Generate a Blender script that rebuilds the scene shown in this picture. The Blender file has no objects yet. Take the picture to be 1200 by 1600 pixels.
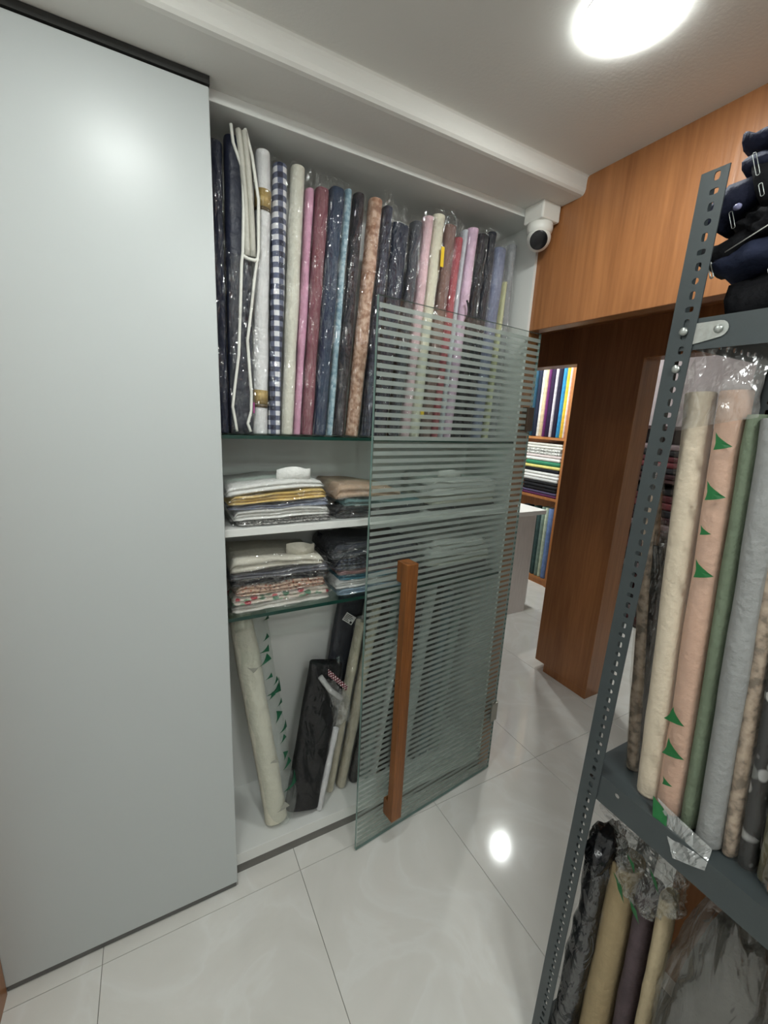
import bpy, bmesh, math, random
from mathutils import Vector, Matrix, noise

sc = bpy.context.scene
COL = sc.collection

# ------------------------------------------------------------------ camera
CAM_H = 1.615
yaw, pit, rol = math.radians(29.039), math.radians(12.806), math.radians(-2.855)
fw = Vector((math.sin(yaw) * math.cos(pit), math.cos(yaw) * math.cos(pit), -math.sin(pit)))
rt = Vector((math.cos(yaw), -math.sin(yaw), 0))
dn = fw.cross(rt)
rt2 = math.cos(rol) * rt + math.sin(rol) * dn
dn2 = -math.sin(rol) * rt + math.cos(rol) * dn
cd = bpy.data.cameras.new('camera')
cam = bpy.data.objects.new('camera', cd)
COL.objects.link(cam)
m = Matrix((rt2, -dn2, -fw)).transposed().to_4x4()
m.translation = (0, 0, CAM_H)
cam.matrix_world = m
cd.sensor_fit = 'HORIZONTAL'
cd.sensor_width = 36
cd.lens = 36 * 658.8 / 1200
cd.clip_start = 0.02
sc.camera = cam

# ------------------------------------------------------------------ world, exposure, lamp strengths
w = bpy.data.worlds.new('world')
sc.world = w
w.use_nodes = True
w.node_tree.nodes['Background'].inputs[0].default_value = (0.8, 0.9, 1, 1)
w.node_tree.nodes['Background'].inputs[1].default_value = 0.05
sc.view_settings.view_transform = 'Standard'
sc.view_settings.look = 'None'
sc.view_settings.gamma = 1
sc.view_settings.use_curve_mapping = False
sc.view_settings.exposure = 0.90
LAMP_MAIN = 50.0
FILL_REAR = 62.0  # strength of the two fill lamps added behind the camera
LAMP_FAR = 520.0
LAMP_COL = (0.955, 1.0, 0.97)
sc.cycles.transparent_max_bounces = 24
sc.cycles.max_bounces = 10
sc.cycles.diffuse_bounces = 5
sc.cycles.caustics_reflective = False
sc.cycles.caustics_refractive = False
sc.cycles.sample_clamp_indirect = 4.0

# ------------------------------------------------------------------ materials
def lin(c):
    o = []
    for v in c[:3]:
        v /= 255.0
        o.append(v / 12.92 if v <= 0.04045 else ((v + 0.055) / 1.055) ** 2.4)
    return (o[0], o[1], o[2], 1)

MATS = {}
def newmat(name):
    mt = bpy.data.materials.new(name)
    mt.use_nodes = True
    nt = mt.node_tree
    nt.nodes.clear()
    out = nt.nodes.new('ShaderNodeOutputMaterial')
    return mt, nt, out

def N(nt, t, **kw):
    n = nt.nodes.new(t)
    for k, v in kw.items():
        if k.startswith('i_'):
            n.inputs[k[2:].replace('_', ' ')].default_value = v
        else:
            setattr(n, k, v)
    return n

def coords(nt, scale=(1, 1, 1), kind='Object', rot=(0, 0, 0)):
    tc = N(nt, 'ShaderNodeTexCoord')
    mp = N(nt, 'ShaderNodeMapping')
    mp.inputs['Scale'].default_value = scale
    mp.inputs['Rotation'].default_value = rot
    nt.links.new(tc.outputs[kind], mp.inputs[0])
    return mp.outputs[0]

def ramp(nt, fac, stops):
    r = N(nt, 'ShaderNodeValToRGB')
    el = r.color_ramp.elements
    while len(el) < len(stops):
        el.new(0.5)
    for e, (p, c) in zip(el, stops):
        e.position = p
        e.color = c
    nt.links.new(fac, r.inputs[0])
    return r.outputs[0]

def plain(name, rgb, rough=0.5, metal=0.0, var=0.08, nscale=14, bump=0.0, bscale=60, spec=0.5, stretch=(1, 1, 1)):
    if name in MATS:
        return MATS[name]
    mt, nt, out = newmat(name)
    b = N(nt, 'ShaderNodeBsdfPrincipled')
    b.inputs['Roughness'].default_value = rough
    b.inputs['Metallic'].default_value = metal
    b.inputs['Specular IOR Level'].default_value = spec
    c = lin(rgb)
    co = coords(nt, stretch)
    nz = N(nt, 'ShaderNodeTexNoise')
    nz.inputs['Scale'].default_value = nscale
    nz.inputs['Detail'].default_value = 5
    nt.links.new(co, nz.inputs['Vector'])
    lo = tuple(v * (1 - var) for v in c[:3]) + (1,)
    hi = tuple(min(1, v * (1 + var)) for v in c[:3]) + (1,)
    col = ramp(nt, nz.outputs['Fac'], [(0.3, lo), (0.7, hi)])
    nt.links.new(col, b.inputs['Base Color'])
    if bump:
        n2 = N(nt, 'ShaderNodeTexNoise')
        n2.inputs['Scale'].default_value = bscale
        n2.inputs['Detail'].default_value = 4
        nt.links.new(co, n2.inputs['Vector'])
        bp = N(nt, 'ShaderNodeBump')
        bp.inputs['Strength'].default_value = bump
        bp.inputs['Distance'].default_value = 0.01
        nt.links.new(n2.outputs['Fac'], bp.inputs['Height'])
        nt.links.new(bp.outputs[0], b.inputs['Normal'])
    nt.links.new(b.outputs[0], out.inputs[0])
    MATS[name] = mt
    return mt

def fabric(rgb, key=None, var=0.18, sheen=0.0):
    name = 'fabric_%d_%d_%d' % tuple(rgb)
    return plain(name, rgb, 0.78, 0, var, 30, 0.35, 90, 0.25)

def wood(name, dark, light, axis='z', rough=0.35, scale=1.0):
    mt, nt, out = newmat(name)
    b = N(nt, 'ShaderNodeBsdfPrincipled')
    b.inputs['Roughness'].default_value = rough
    s = {'z': (9, 9, 0.55), 'y': (9, 0.55, 9), 'x': (0.55, 9, 9)}[axis]
    co = coords(nt, tuple(v * scale for v in s))
    n1 = N(nt, 'ShaderNodeTexNoise')
    n1.inputs['Scale'].default_value = 1.0
    n1.inputs['Detail'].default_value = 7
    n1.inputs['Roughness'].default_value = 0.62
    n1.inputs['Distortion'].default_value = 0.8
    nt.links.new(co, n1.inputs['Vector'])
    n2 = N(nt, 'ShaderNodeTexNoise')
    n2.inputs['Scale'].default_value = 9
    n2.inputs['Detail'].default_value = 6
    nt.links.new(co, n2.inputs['Vector'])
    mx = N(nt, 'ShaderNodeMix', data_type='FLOAT')
    mx.inputs[0].default_value = 0.35
    nt.links.new(n1.outputs['Fac'], mx.inputs[2])
    nt.links.new(n2.outputs['Fac'], mx.inputs[3])
    d, l = lin(dark), lin(light)
    mid = tuple((a * 0.5 + c * 0.5) for a, c in zip(d, l))
    col = ramp(nt, mx.outputs[0], [(0.3, d), (0.5, mid), (0.68, l)])
    nt.links.new(col, b.inputs['Base Color'])
    bp = N(nt, 'ShaderNodeBump')
    bp.inputs['Strength'].default_value = 0.08
    bp.inputs['Distance'].default_value = 0.01
    nt.links.new(n2.outputs['Fac'], bp.inputs['Height'])
    nt.links.new(bp.outputs[0], b.inputs['Normal'])
    nt.links.new(b.outputs[0], out.inputs[0])
    MATS[name] = mt
    return mt

def film(name, tint=(1, 1, 1), gloss=0.10, rough=0.16, haze=0.05, crinkle=1.0, scale=26.0, hazecol=(0.8, 0.8, 0.8), stretch=(1, 1, 0.55)):
    """clear crinkled polythene: mostly see-through, glossy creases"""
    mt, nt, out = newmat(name)
    co = coords(nt, stretch)
    nz = N(nt, 'ShaderNodeTexNoise')
    nz.inputs['Scale'].default_value = scale
    nz.inputs['Detail'].default_value = 3
    nz.inputs['Distortion'].default_value = 1.2
    nt.links.new(co, nz.inputs['Vector'])
    vo = N(nt, 'ShaderNodeTexVoronoi')
    vo.feature = 'DISTANCE_TO_EDGE'
    vo.inputs['Scale'].default_value = scale * 0.9
    nt.links.new(co, vo.inputs['Vector'])
    ad = N(nt, 'ShaderNodeMath', operation='ADD')
    nt.links.new(nz.outputs['Fac'], ad.inputs[0])
    nt.links.new(vo.outputs['Distance'], ad.inputs[1])
    bp = N(nt, 'ShaderNodeBump')
    bp.inputs['Strength'].default_value = 1.0
    bp.inputs['Distance'].default_value = 0.02 * crinkle
    nt.links.new(ad.outputs[0], bp.inputs['Height'])
    tr = N(nt, 'ShaderNodeBsdfTransparent')
    tr.inputs[0].default_value = (*tint, 1)
    gl = N(nt, 'ShaderNodeBsdfGlossy')
    gl.inputs['Roughness'].default_value = rough
    gl.inputs['Color'].default_value = (1, 1, 1, 1)
    nt.links.new(bp.outputs[0], gl.inputs['Normal'])
    df = N(nt, 'ShaderNodeBsdfDiffuse')
    df.inputs[0].default_value = (*hazecol, 1)
    nt.links.new(bp.outputs[0], df.inputs['Normal'])
    m1 = N(nt, 'ShaderNodeMixShader')
    m1.inputs[0].default_value = haze
    nt.links.new(tr.outputs[0], m1.inputs[1])
    nt.links.new(df.outputs[0], m1.inputs[2])
    m2 = N(nt, 'ShaderNodeMixShader')
    m2.inputs[0].default_value = gloss
    nt.links.new(m1.outputs[0], m2.inputs[1])
    nt.links.new(gl.outputs[0], m2.inputs[2])
    nt.links.new(m2.outputs[0], out.inputs[0])
    MATS[name] = mt
    return mt

def glass(name, tint, gloss_ior=1.5):
    mt, nt, out = newmat(name)
    tr = N(nt, 'ShaderNodeBsdfTransparent')
    tr.inputs[0].default_value = (*tint, 1)
    gl = N(nt, 'ShaderNodeBsdfGlossy')
    gl.inputs['Roughness'].default_value = 0.02
    lw = N(nt, 'ShaderNodeLayerWeight')          # Schlick reflectance, the same from both sides of the sheet
    lw.inputs[0].default_value = 0.5
    pw = N(nt, 'ShaderNodeMath', operation='POWER')
    pw.inputs[1].default_value = 5
    nt.links.new(lw.outputs['Facing'], pw.inputs[0])
    ma = N(nt, 'ShaderNodeMath', operation='MULTIPLY_ADD')
    ma.inputs[1].default_value = 0.96
    ma.inputs[2].default_value = 0.045
    nt.links.new(pw.outputs[0], ma.inputs[0])
    mx = N(nt, 'ShaderNodeMixShader')
    nt.links.new(ma.outputs[0], mx.inputs[0])
    nt.links.new(tr.outputs[0], mx.inputs[1])
    nt.links.new(gl.outputs[0], mx.inputs[2])
    nt.links.new(mx.outputs[0], out.inputs[0])
    MATS[name] = mt
    return mt

def pattern(name, kind, cols, scale=40, rough=0.75):
    """printed / woven cloth patterns on Object coordinates"""
    mt, nt, out = newmat(name)
    b = N(nt, 'ShaderNodeBsdfPrincipled')
    b.inputs['Roughness'].default_value = rough
    b.inputs['Specular IOR Level'].default_value = 0.25
    co = coords(nt, (1, 1, 1))
    C = [lin(c) for c in cols]
    if kind == 'gingham':
        sx = N(nt, 'ShaderNodeSeparateXYZ')
        nt.links.new(co, sx.inputs[0])
        outs = []
        for k in ('X', 'Z'):
            mu = N(nt, 'ShaderNodeMath', operation='MULTIPLY')
            mu.inputs[1].default_value = scale
            nt.links.new(sx.outputs[k], mu.inputs[0])
            fr = N(nt, 'ShaderNodeMath', operation='FRACT')
            nt.links.new(mu.outputs[0], fr.inputs[0])
            gt = N(nt, 'ShaderNodeMath', operation='GREATER_THAN')
            gt.inputs[1].default_value = 0.5
            nt.links.new(fr.outputs[0], gt.inputs[0])
            outs.append(gt.outputs[0])
        ad = N(nt, 'ShaderNodeMath', operation='ADD')
        nt.links.new(outs[0], ad.inputs[0])
        nt.links.new(outs[1], ad.inputs[1])
        hf = N(nt, 'ShaderNodeMath', operation='MULTIPLY')
        hf.inputs[1].default_value = 0.5
        nt.links.new(ad.outputs[0], hf.inputs[0])
        r = ramp(nt, hf.outputs[0], [(0.0, C[0]), (0.4, C[1]), (0.8, C[2])])
        nt.nodes[r.node.name].color_ramp.interpolation = 'CONSTANT'
        nt.links.new(r, b.inputs['Base Color'])
    elif kind == 'mottle':
        nz = N(nt, 'ShaderNodeTexNoise')
        nz.inputs['Scale'].default_value = scale
        nz.inputs['Detail'].default_value = 4
        nt.links.new(co, nz.inputs['Vector'])
        r = ramp(nt, nz.outputs['Fac'], [(0.38, C[0]), (0.5, C[1]), (0.62, C[2])])
        nt.links.new(r, b.inputs['Base Color'])
    elif kind == 'floral':
        vo = N(nt, 'ShaderNodeTexVoronoi')
        vo.inputs['Scale'].default_value = scale
        nt.links.new(co, vo.inputs['Vector'])
        r = ramp(nt, vo.outputs['Color'], [(i / len(C) + 0.02, c) for i, c in enumerate(C)])
        nt.nodes[r.node.name].color_ramp.interpolation = 'CONSTANT'
        ms = ramp(nt, vo.outputs['Distance'], [(0.42, (1, 1, 1, 1)), (0.55, (0, 0, 0, 1))])
        mx = N(nt, 'ShaderNodeMix', data_type='RGBA')
        nt.links.new(ms, mx.inputs[0])
        mx.inputs[6].default_value = C[0]
        nt.links.new(r, mx.inputs[7])
        nt.links.new(mx.outputs[2], b.inputs['Base Color'])
    elif kind == 'dots':
        vo = N(nt, 'ShaderNodeTexVoronoi')
        vo.inputs['Scale'].default_value = scale
        vo.inputs['Randomness'].default_value = 0.35
        nt.links.new(co, vo.inputs['Vector'])
        r = ramp(nt, vo.outputs['Distance'], [(0.3, C[1]), (0.38, C[0])])
        nt.links.new(r, b.inputs['Base Color'])
    nt.links.new(b.outputs[0], out.inputs[0])
    MATS[name] = mt
    return mt

def emitter(name, col, strength):
    mt, nt, out = newmat(name)
    e = N(nt, 'ShaderNodeEmission')
    e.inputs[0].default_value = (*col, 1)
    e.inputs[1].default_value = strength
    nt.links.new(e.outputs[0], out.inputs[0])
    return mt

def marble(name):
    mt, nt, out = newmat(name)
    b = N(nt, 'ShaderNodeBsdfPrincipled')
    b.inputs['Roughness'].default_value = 0.09
    b.inputs['Specular IOR Level'].default_value = 0.55
    tc = N(nt, 'ShaderNodeTexCoord')
    oi = N(nt, 'ShaderNodeObjectInfo')
    va = N(nt, 'ShaderNodeVectorMath', operation='MULTIPLY_ADD')
    nt.links.new(oi.outputs['Random'], va.inputs[0])
    va.inputs[1].default_value = (37, 19, 5)
    nt.links.new(tc.outputs['Object'], va.inputs[2])
    n1 = N(nt, 'ShaderNodeTexNoise')
    n1.inputs['Scale'].default_value = 2.4
    n1.inputs['Detail'].default_value = 6
    n1.inputs['Distortion'].default_value = 1.5
    nt.links.new(va.outputs[0], n1.inputs['Vector'])
    col = ramp(nt, n1.outputs['Fac'], [(0.28, lin((215, 213, 207))), (0.48, lin((222, 220, 215))), (0.52, lin((226, 225, 221))), (0.60, lin((221, 219, 214))), (0.78, lin((216, 214, 208)))])
    nt.links.new(col, b.inputs['Base Color'])
    nt.links.new(b.outputs[0], out.inputs[0])
    return mt

M_WHITE = plain('painted_white', (226, 228, 227), 0.55, var=0.02, nscale=3, bump=0.03, bscale=200)
M_CEIL = plain('ceiling_paint', (218, 217, 212), 0.85, var=0.02, nscale=2, bump=0.05, bscale=120)
M_LAMINATE = plain('grey_white_laminate', (190, 195, 195), 0.33, var=0.012, nscale=2, bump=0.06, bscale=9, spec=0.35)
M_CABIN = plain('cabinet_white', (222, 223, 220), 0.45, var=0.02, nscale=4)
M_EDGE = plain('board_edge_grey', (176, 176, 172), 0.5, var=0.05)
M_GAP = plain('dark_gap', (38, 38, 36), 0.7, var=0.05)
M_GROUT = plain('grout', (120, 117, 110), 0.8, var=0.05)
M_TILE = marble('marble_tile')
M_WOOD = wood('brown_veneer', (124, 78, 45), (172, 116, 72), 'z', 0.34)
M_WOOD_H = wood('brown_veneer_far', (150, 92, 46), (190, 126, 70), 'z', 0.4)
M_HANDLE = wood('teak_handle', (84, 48, 20), (150, 92, 42), 'z', 0.45, 2.5)
M_RACK = plain('grey_powder_coat', (68, 75, 77), 0.42, 0.15, 0.05, 20, 0.03, 300)
M_STEEL = plain('zinc_steel', (190, 194, 190), 0.32, 0.85, 0.12, 60, 0.1, 90)
M_BRASS = plain('dull_hinge_steel', (170, 168, 160), 0.3, 0.9, 0.05)
M_HINGE_D = plain('brown_hinge_metal', (82, 66, 54), 0.35, 0.5, 0.08)
M_GLASS = glass('clear_glass', (0.955, 0.98, 0.97))
M_GLEDGE = plain('green_glass_edge', (20, 56, 48), 0.12, 0, 0.1, 30)
M_GLEDGE_L = plain('pale_glass_edge', (120, 146, 140), 0.1, 0, 0.1, 30)
M_FILM = film('clear_film', gloss=0.10, haze=0.006, rough=0.09, scale=24, crinkle=1.9, stretch=(1.3, 1.3, 0.4))
M_FILM_S = film('shirt_bag_film', gloss=0.11, haze=0.02, rough=0.09, scale=24, crinkle=1.8, stretch=(0.6, 1, 1.2))
M_FILM_H = film('cloudy_film', gloss=0.12, haze=0.06, rough=0.09, scale=30, crinkle=1.4)
M_FILM_G = film('green_grey_film', tint=(0.965, 0.98, 0.97), gloss=0.06, haze=0.13, rough=0.12, hazecol=(0.58, 0.62, 0.6), scale=16)
M_FILM_D = film('dusty_film', tint=(0.95, 0.94, 0.92), gloss=0.035, haze=0.05, rough=0.16, hazecol=(0.5, 0.49, 0.47), scale=14, crinkle=0.7)
M_FILM_BIG = film('draped_film', tint=(0.86, 0.86, 0.85), gloss=0.08, haze=0.22, rough=0.13, hazecol=(0.42, 0.41, 0.39), scale=12, crinkle=1.4, stretch=(1, 1, 0.4))
M_BLACKBAG = plain('black_polythene', (22, 23, 27), 0.2, 0, 0.1, 20, 0.7, 22, 0.6)
M_GREENINK = plain('green_ink', (14, 96, 44), 0.45, 0, 0.06)
M_GREENINK_D = plain('dark_green_ink', (22, 84, 58), 0.4, 0, 0.06)
M_PLASTIC_W = plain('white_plastic', (228, 228, 222), 0.35, var=0.02)
M_LENS = plain('black_lens', (16, 16, 19), 0.16, var=0.05)
M_BLACK = plain('black_cord', (14, 14, 16), 0.5)
M_GOLD = plain('gold_band', (176, 150, 92), 0.4, 0.2, 0.1)
M_BROWNBAND = plain('brown_band', (82, 66, 36), 0.5, 0, 0.1)
M_PIPING = plain('white_piping', (226, 226, 218), 0.6, var=0.04)
M_LABEL = plain('white_label', (226, 227, 224), 0.5, var=0.02)
M_INK = plain('black_ink', (28, 28, 30), 0.6)
M_PINKLAB = plain('pink_label', (150, 62, 118), 0.5)
M_YELLAB = plain('yellow_label', (226, 190, 40), 0.5)
M_TABLE = plain('white_table_laminate', (228, 226, 224), 0.4, var=0.02, nscale=8)
M_TABLE_G = plain('table_panel_grain', (214, 206, 202), 0.45, var=0.06, nscale=12, stretch=(6, 6, 0.6))
M_MAROON = plain('dark_maroon_board', (52, 20, 20), 0.5, 0, 0.15)
M_MAUVE = plain('mauve_grey_board', (150, 138, 140), 0.6, 0, 0.05)

def frost():
    mt, nt, out = newmat('frosted_film')
    tr = N(nt, 'ShaderNodeBsdfTransparent')
    tr.inputs[0].default_value = (0.93, 0.96, 0.945, 1)
    df = N(nt, 'ShaderNodeBsdfDiffuse')
    df.inputs[0].default_value = lin((196, 204, 199))
    tl = N(nt, 'ShaderNodeBsdfTranslucent')
    tl.inputs[0].default_value = lin((196, 204, 199))
    a = N(nt, 'ShaderNodeMixShader')
    a.inputs[0].default_value = 0.45
    nt.links.new(df.outputs[0], a.inputs[1])
    nt.links.new(tl.outputs[0], a.inputs[2])
    b = N(nt, 'ShaderNodeMixShader')
    b.inputs[0].default_value = 0.50
    nt.links.new(tr.outputs[0], b.inputs[1])
    nt.links.new(a.outputs[0], b.inputs[2])
    nt.links.new(b.outputs[0], out.inputs[0])
    return mt
M_FROST = frost()

# ------------------------------------------------------------------ object helpers
def empty(name, loc, label=None, cat=None, group=None, kind=None):
    o = bpy.data.objects.new(name, None)
    COL.objects.link(o)
    o.location = loc
    o.empty_display_size = 0.05
    tag(o, label, cat, group, kind)
    return o

def tag(o, label=None, cat=None, group=None, kind=None):
    if label: o['label'] = label
    if cat: o['category'] = cat
    if group: o['group'] = group
    if kind: o['kind'] = kind
    return o

def wloc(o):
    v = Vector((0, 0, 0))
    while o is not None:
        v += o.location
        o = o.parent
    return v

def obj(name, verts, faces, mat, parent=None, smooth=False, origin=None, mats=None, midx=None, sharp=None):
    """verts in world coordinates; the object's own origin is its centre of base unless given"""
    vs = [Vector(v) for v in verts]
    if origin is None:
        if parent is not None:
            origin = wloc(parent)
        else:
            xs = [v.x for v in vs]; ys = [v.y for v in vs]; zs = [v.z for v in vs]
            origin = Vector(((min(xs) + max(xs)) / 2, (min(ys) + max(ys)) / 2, min(zs)))
    origin = Vector(origin)
    me = bpy.data.meshes.new(name)
    me.from_pydata([v - origin for v in vs], [], faces)
    for mt in (mats or [mat]):
        me.materials.append(mt)
    if midx:
        for p, i in zip(me.polygons, midx):
            p.material_index = i
    if smooth:
        for i, p in enumerate(me.polygons):
            p.use_smooth = (sharp is None) or (i not in sharp)
    bm = bmesh.new(); bm.from_mesh(me)
    bmesh.ops.recalc_face_normals(bm, faces=bm.faces)
    bm.to_mesh(me); bm.free()
    o = bpy.data.objects.new(name, me)
    COL.objects.link(o)
    if parent is not None:
        o.parent = parent
        o.location = origin - wloc(parent)
    else:
        o.location = origin
    return o

BOXF = [(0, 3, 2, 1), (4, 5, 6, 7), (0, 1, 5, 4), (1, 2, 6, 5), (2, 3, 7, 6), (3, 0, 4, 7)]
def boxv(x0, x1, y0, y1, z0, z1):
    return [(x0, y0, z0), (x1, y0, z0), (x1, y1, z0), (x0, y1, z0), (x0, y0, z1), (x1, y0, z1), (x1, y1, z1), (x0, y1, z1)]

def box(name, x0, x1, y0, y1, z0, z1, mat, parent=None, bevel=0.0, seg=2, kind=None, mtx=None):
    """bevelled box, optionally turned by mtx (a 4x4 about world origin)"""
    bm = bmesh.new()
    vs = [bm.verts.new(v) for v in boxv(x0, x1, y0, y1, z0, z1)]
    for f in BOXF:
        bm.faces.new([vs[i] for i in f])
    if bevel:
        bmesh.ops.bevel(bm, geom=list(bm.edges), offset=bevel, segments=seg, affect='EDGES', profile=0.5)
    if mtx is not None:
        bm.transform(mtx)
    bm.verts.index_update()
    verts = [v.co.copy() for v in bm.verts]
    faces = [[v.index for v in f.verts] for f in bm.faces]
    bm.free()
    o = obj(name, verts, faces, mat, parent)
    if kind: o['kind'] = kind
    return o

def tube(name, pts, r, mat, parent=None, seg=8, closed=False, radii=None):
    pts = [Vector(p) for p in pts]
    verts, faces = [], []
    n = len(pts)
    up = Vector((0.3, 0.2, 0.93))
    for i, p in enumerate(pts):
        a = pts[(i - 1) % n] if (closed or i > 0) else p
        c = pts[(i + 1) % n] if (closed or i < n - 1) else p
        t = (c - a).normalized()
        s = t.cross(up)
        if s.length < 1e-4: s = t.cross(Vector((1, 0, 0)))
        s.normalize(); u = s.cross(t)
        rr = radii[i] if radii else r
        for k in range(seg):
            an = 2 * math.pi * k / seg
            verts.append(p + rr * (math.cos(an) * s + math.sin(an) * u))
    m_ = n if closed else n - 1
    for i in range(m_):
        j = (i + 1) % n
        for k in range(seg):
            l = (k + 1) % seg
            faces.append((i * seg + k, i * seg + l, j * seg + l, j * seg + k))
    if not closed:
        faces.append(tuple(range(seg - 1, -1, -1)))
        faces.append(tuple((n - 1) * seg + k for k in range(seg)))
    return obj(name, verts, faces, mat, parent, smooth=True)

def lathe(name, prof, centre, axis, mat, parent=None, seg=28, smooth=True):
    """prof: (radius, height along axis)"""
    axis = Vector(axis).normalized()
    s = axis.cross(Vector((0, 0, 1)))
    if s.length < 1e-3: s = Vector((1, 0, 0))
    s.normalize(); u = axis.cross(s)
    c = Vector(centre)
    verts, faces = [], []
    for r, h in prof:
        for k in range(seg):
            a = 2 * math.pi * k / seg
            verts.append(c + axis * h + r * (math.cos(a) * s + math.sin(a) * u))
    for i in range(len(prof) - 1):
        for k in range(seg):
            l = (k + 1) % seg
            faces.append((i * seg + k, i * seg + l, (i + 1) * seg + l, (i + 1) * seg + k))
    faces.append(tuple(range(seg - 1, -1, -1)))
    faces.append(tuple((len(prof) - 1) * seg + k for k in range(seg)))
    return obj(name, verts, faces, mat, parent, smooth=smooth)

def sup(a, n):
    c, s = math.cos(a), math.sin(a)
    return math.copysign(abs(c) ** (2 / n), c), math.copysign(abs(s) ** (2 / n), s)

def frame(b, t, side):
    b, t = Vector(b), Vector(t)
    ax = (t - b)
    L = ax.length
    ax.normalize()
    s = (Vector(side) - ax * Vector(side).dot(ax)).normalized()
    d = ax.cross(s)
    return b, ax, s, d, L

def nz(p, f=1.0, o=0.0):
    return noise.noise(Vector((p[0] * f + o, p[1] * f + o * 1.7, p[2] * f - o)))

def roll(name, label, cat, b, t, wd, dp, mat, film_mat=None, n=2.2, side=(1, 0, 0), group=None, over=0.03, under=0.0, wt=None,
         seed=0, rough=0.0015, fgap=0.004, bands=(), layers=True, seg=22, flare=1.0, rings=16):
    """a standing roll or flat bolt of cloth (axis b to t), optionally in a crinkled clear sleeve"""
    b, ax, s, d, L = frame(b, t, side)
    wt = wt or wd
    T = empty(name, b, label, cat, group)
    def ring(h, k, extra=0.0, e2=0.0):
        f = h / L
        a_ = (wd + (wt - wd) * f) / 2
        c_ = dp / 2
        out = []
        for i in range(seg):
            x, y = sup(2 * math.pi * i / seg, n)
            p = b + ax * h + s * (x * (a_ * k + extra)) + d * (y * (c_ * k + extra))
            if rough:
                q = nz(p, 22, seed * 3.1) * rough + nz(p, 7, seed) * rough * 1.5
                p += (s * x + d * y) * q
            out.append(p)
        return out
    verts, faces = [], []
    hs = [L * i / (rings - 1) for i in range(rings)]
    prof = [(0, 0.2), (0.0, 0.7), (0.0, 0.96)] + [(max(0.004, min(L - 0.003, h)), 1.0) for h in hs] + [(L, 0.96)]
    if layers:
        prof += [(L, 0.84), (L - 0.004, 0.82), (L - 0.003, 0.62), (L - 0.007, 0.60), (L - 0.006, 0.36), (L - 0.016, 0.32), (L - 0.016, 0.1)]
    else:
        prof += [(L, 0.5), (L, 0.1)]
    for h, k in prof:
        verts += ring(h, k)
    for i in range(len(prof) - 1):
        for k in range(seg):
            l = (k + 1) % seg
            faces.append((i * seg + k, i * seg + l, (i + 1) * seg + l, (i + 1) * seg + k))
    faces.append(tuple(range(seg - 1, -1, -1)))
    faces.append(tuple((len(prof) - 1) * seg + k for k in range(seg)))
    obj('cloth', verts, faces, mat, T, smooth=True)
    for h0, h1, bm_ in bands:
        v, f = [], []
        for h, k in ((h0, 1.0), (h0, 1.03), (h1, 1.03), (h1, 1.0)):
            v += ring(h, k, 0.0012)
        for i in range(3):
            for k in range(seg):
                l = (k + 1) % seg
                f.append((i * seg + k, i * seg + l, (i + 1) * seg + l, (i + 1) * seg + k))
        obj('paper_band', v, f, bm_, T, smooth=True)
    if film_mat:
        v, f = [], []
        fr = 26
        h0, h1 = -under + 0.001, L + over
        for i in range(fr):
            h = h0 + (h1 - h0) * i / (fr - 1)
            k = 1.0
            sq = 1.0
            if h > L:
                q = (h - L) / max(over, 1e-4)
                k = 1 - 0.25 * q; sq = 1 - 0.85 * q
            hh = min(max(h, 0), L)
            f_ = hh / L
            a_ = (wd + (wt - wd) * f_) / 2 + fgap
            c_ = dp / 2 + fgap
            for j in range(seg):
                x, y = sup(2 * math.pi * j / seg, n)
                p = b + ax * h + s * (x * a_ * k * flare) + d * (y * c_ * sq)
                q = abs(nz(p, 34, seed * 2.3 + 9)) * 0.007 + nz(p, 12, seed + 4) * 0.004
                if h > L:
                    p += ax * (nz(p, 30, seed + 17) * 0.02 * (h - L) / max(over, 1e-4)) + d * nz(p, 25, seed) * 0.012
                p += (s * x + d * y) * q
                if h <= L and h >= 0:
                    pass
                v.append(p)
        for i in range(fr - 1):
            for k in range(seg):
                l = (k + 1) % seg
                f.append((i * seg + k, i * seg + l, (i + 1) * seg + l, (i + 1) * seg + k))
        obj('plastic_sleeve', v, f, film_mat, T, smooth=True)
    return T

def flags(parent, b, t, side, a, c, spots, mat, n=2.2, lift=0.006):
    """curved triangular print marks lying on a sleeve: spots = (height, angle deg, size, turn deg)"""
    b, ax, s, d, L = frame(b, t, side)
    shape = [(0.0, -0.55), (0.28, -0.5), (0.62, -0.42), (1.0, -0.30), (0.66, -0.08), (0.36, 0.18), (0.14, 0.42), (0.0, 0.72), (0.03, 0.3), (0.06, 0.0), (0.04, -0.3)]
    for h, an, sz, tw in spots:
        a0 = math.radians(an)
        r0 = (a + c) / 2
        vs = []
        ct, st = math.cos(math.radians(tw)), math.sin(math.radians(tw))
        def mapp(u, v):
            uu, vv = u * ct - v * st, u * st + v * ct
            x, y = sup(a0 + uu * sz / r0, n)
            return b + ax * (h + vv * sz) + s * (x * (a + lift)) + d * (y * (c + lift))
        cen = mapp(0.3, -0.1)
        vs = [cen] + [mapp(u, v) for u, v in shape]
        k = len(shape)
        fs = [(0, 1 + i, 1 + (i + 1) % k) for i in range(k)]
        # thin body so that the mark has its own thickness
        nrm = (cen - (b + ax * h)).normalized() * 0.0006
        vs2 = [v - nrm for v in vs]
        off = len(vs)
        fs2 = [tuple(off + i for i in reversed(f)) for f in fs]
        rim = [(1 + i, 1 + (i + 1) % k, off + 1 + (i + 1) % k, off + 1 + i) for i in range(k)]
        obj('printed_mark', vs + vs2, fs + fs2 + rim, mat, parent)

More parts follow.
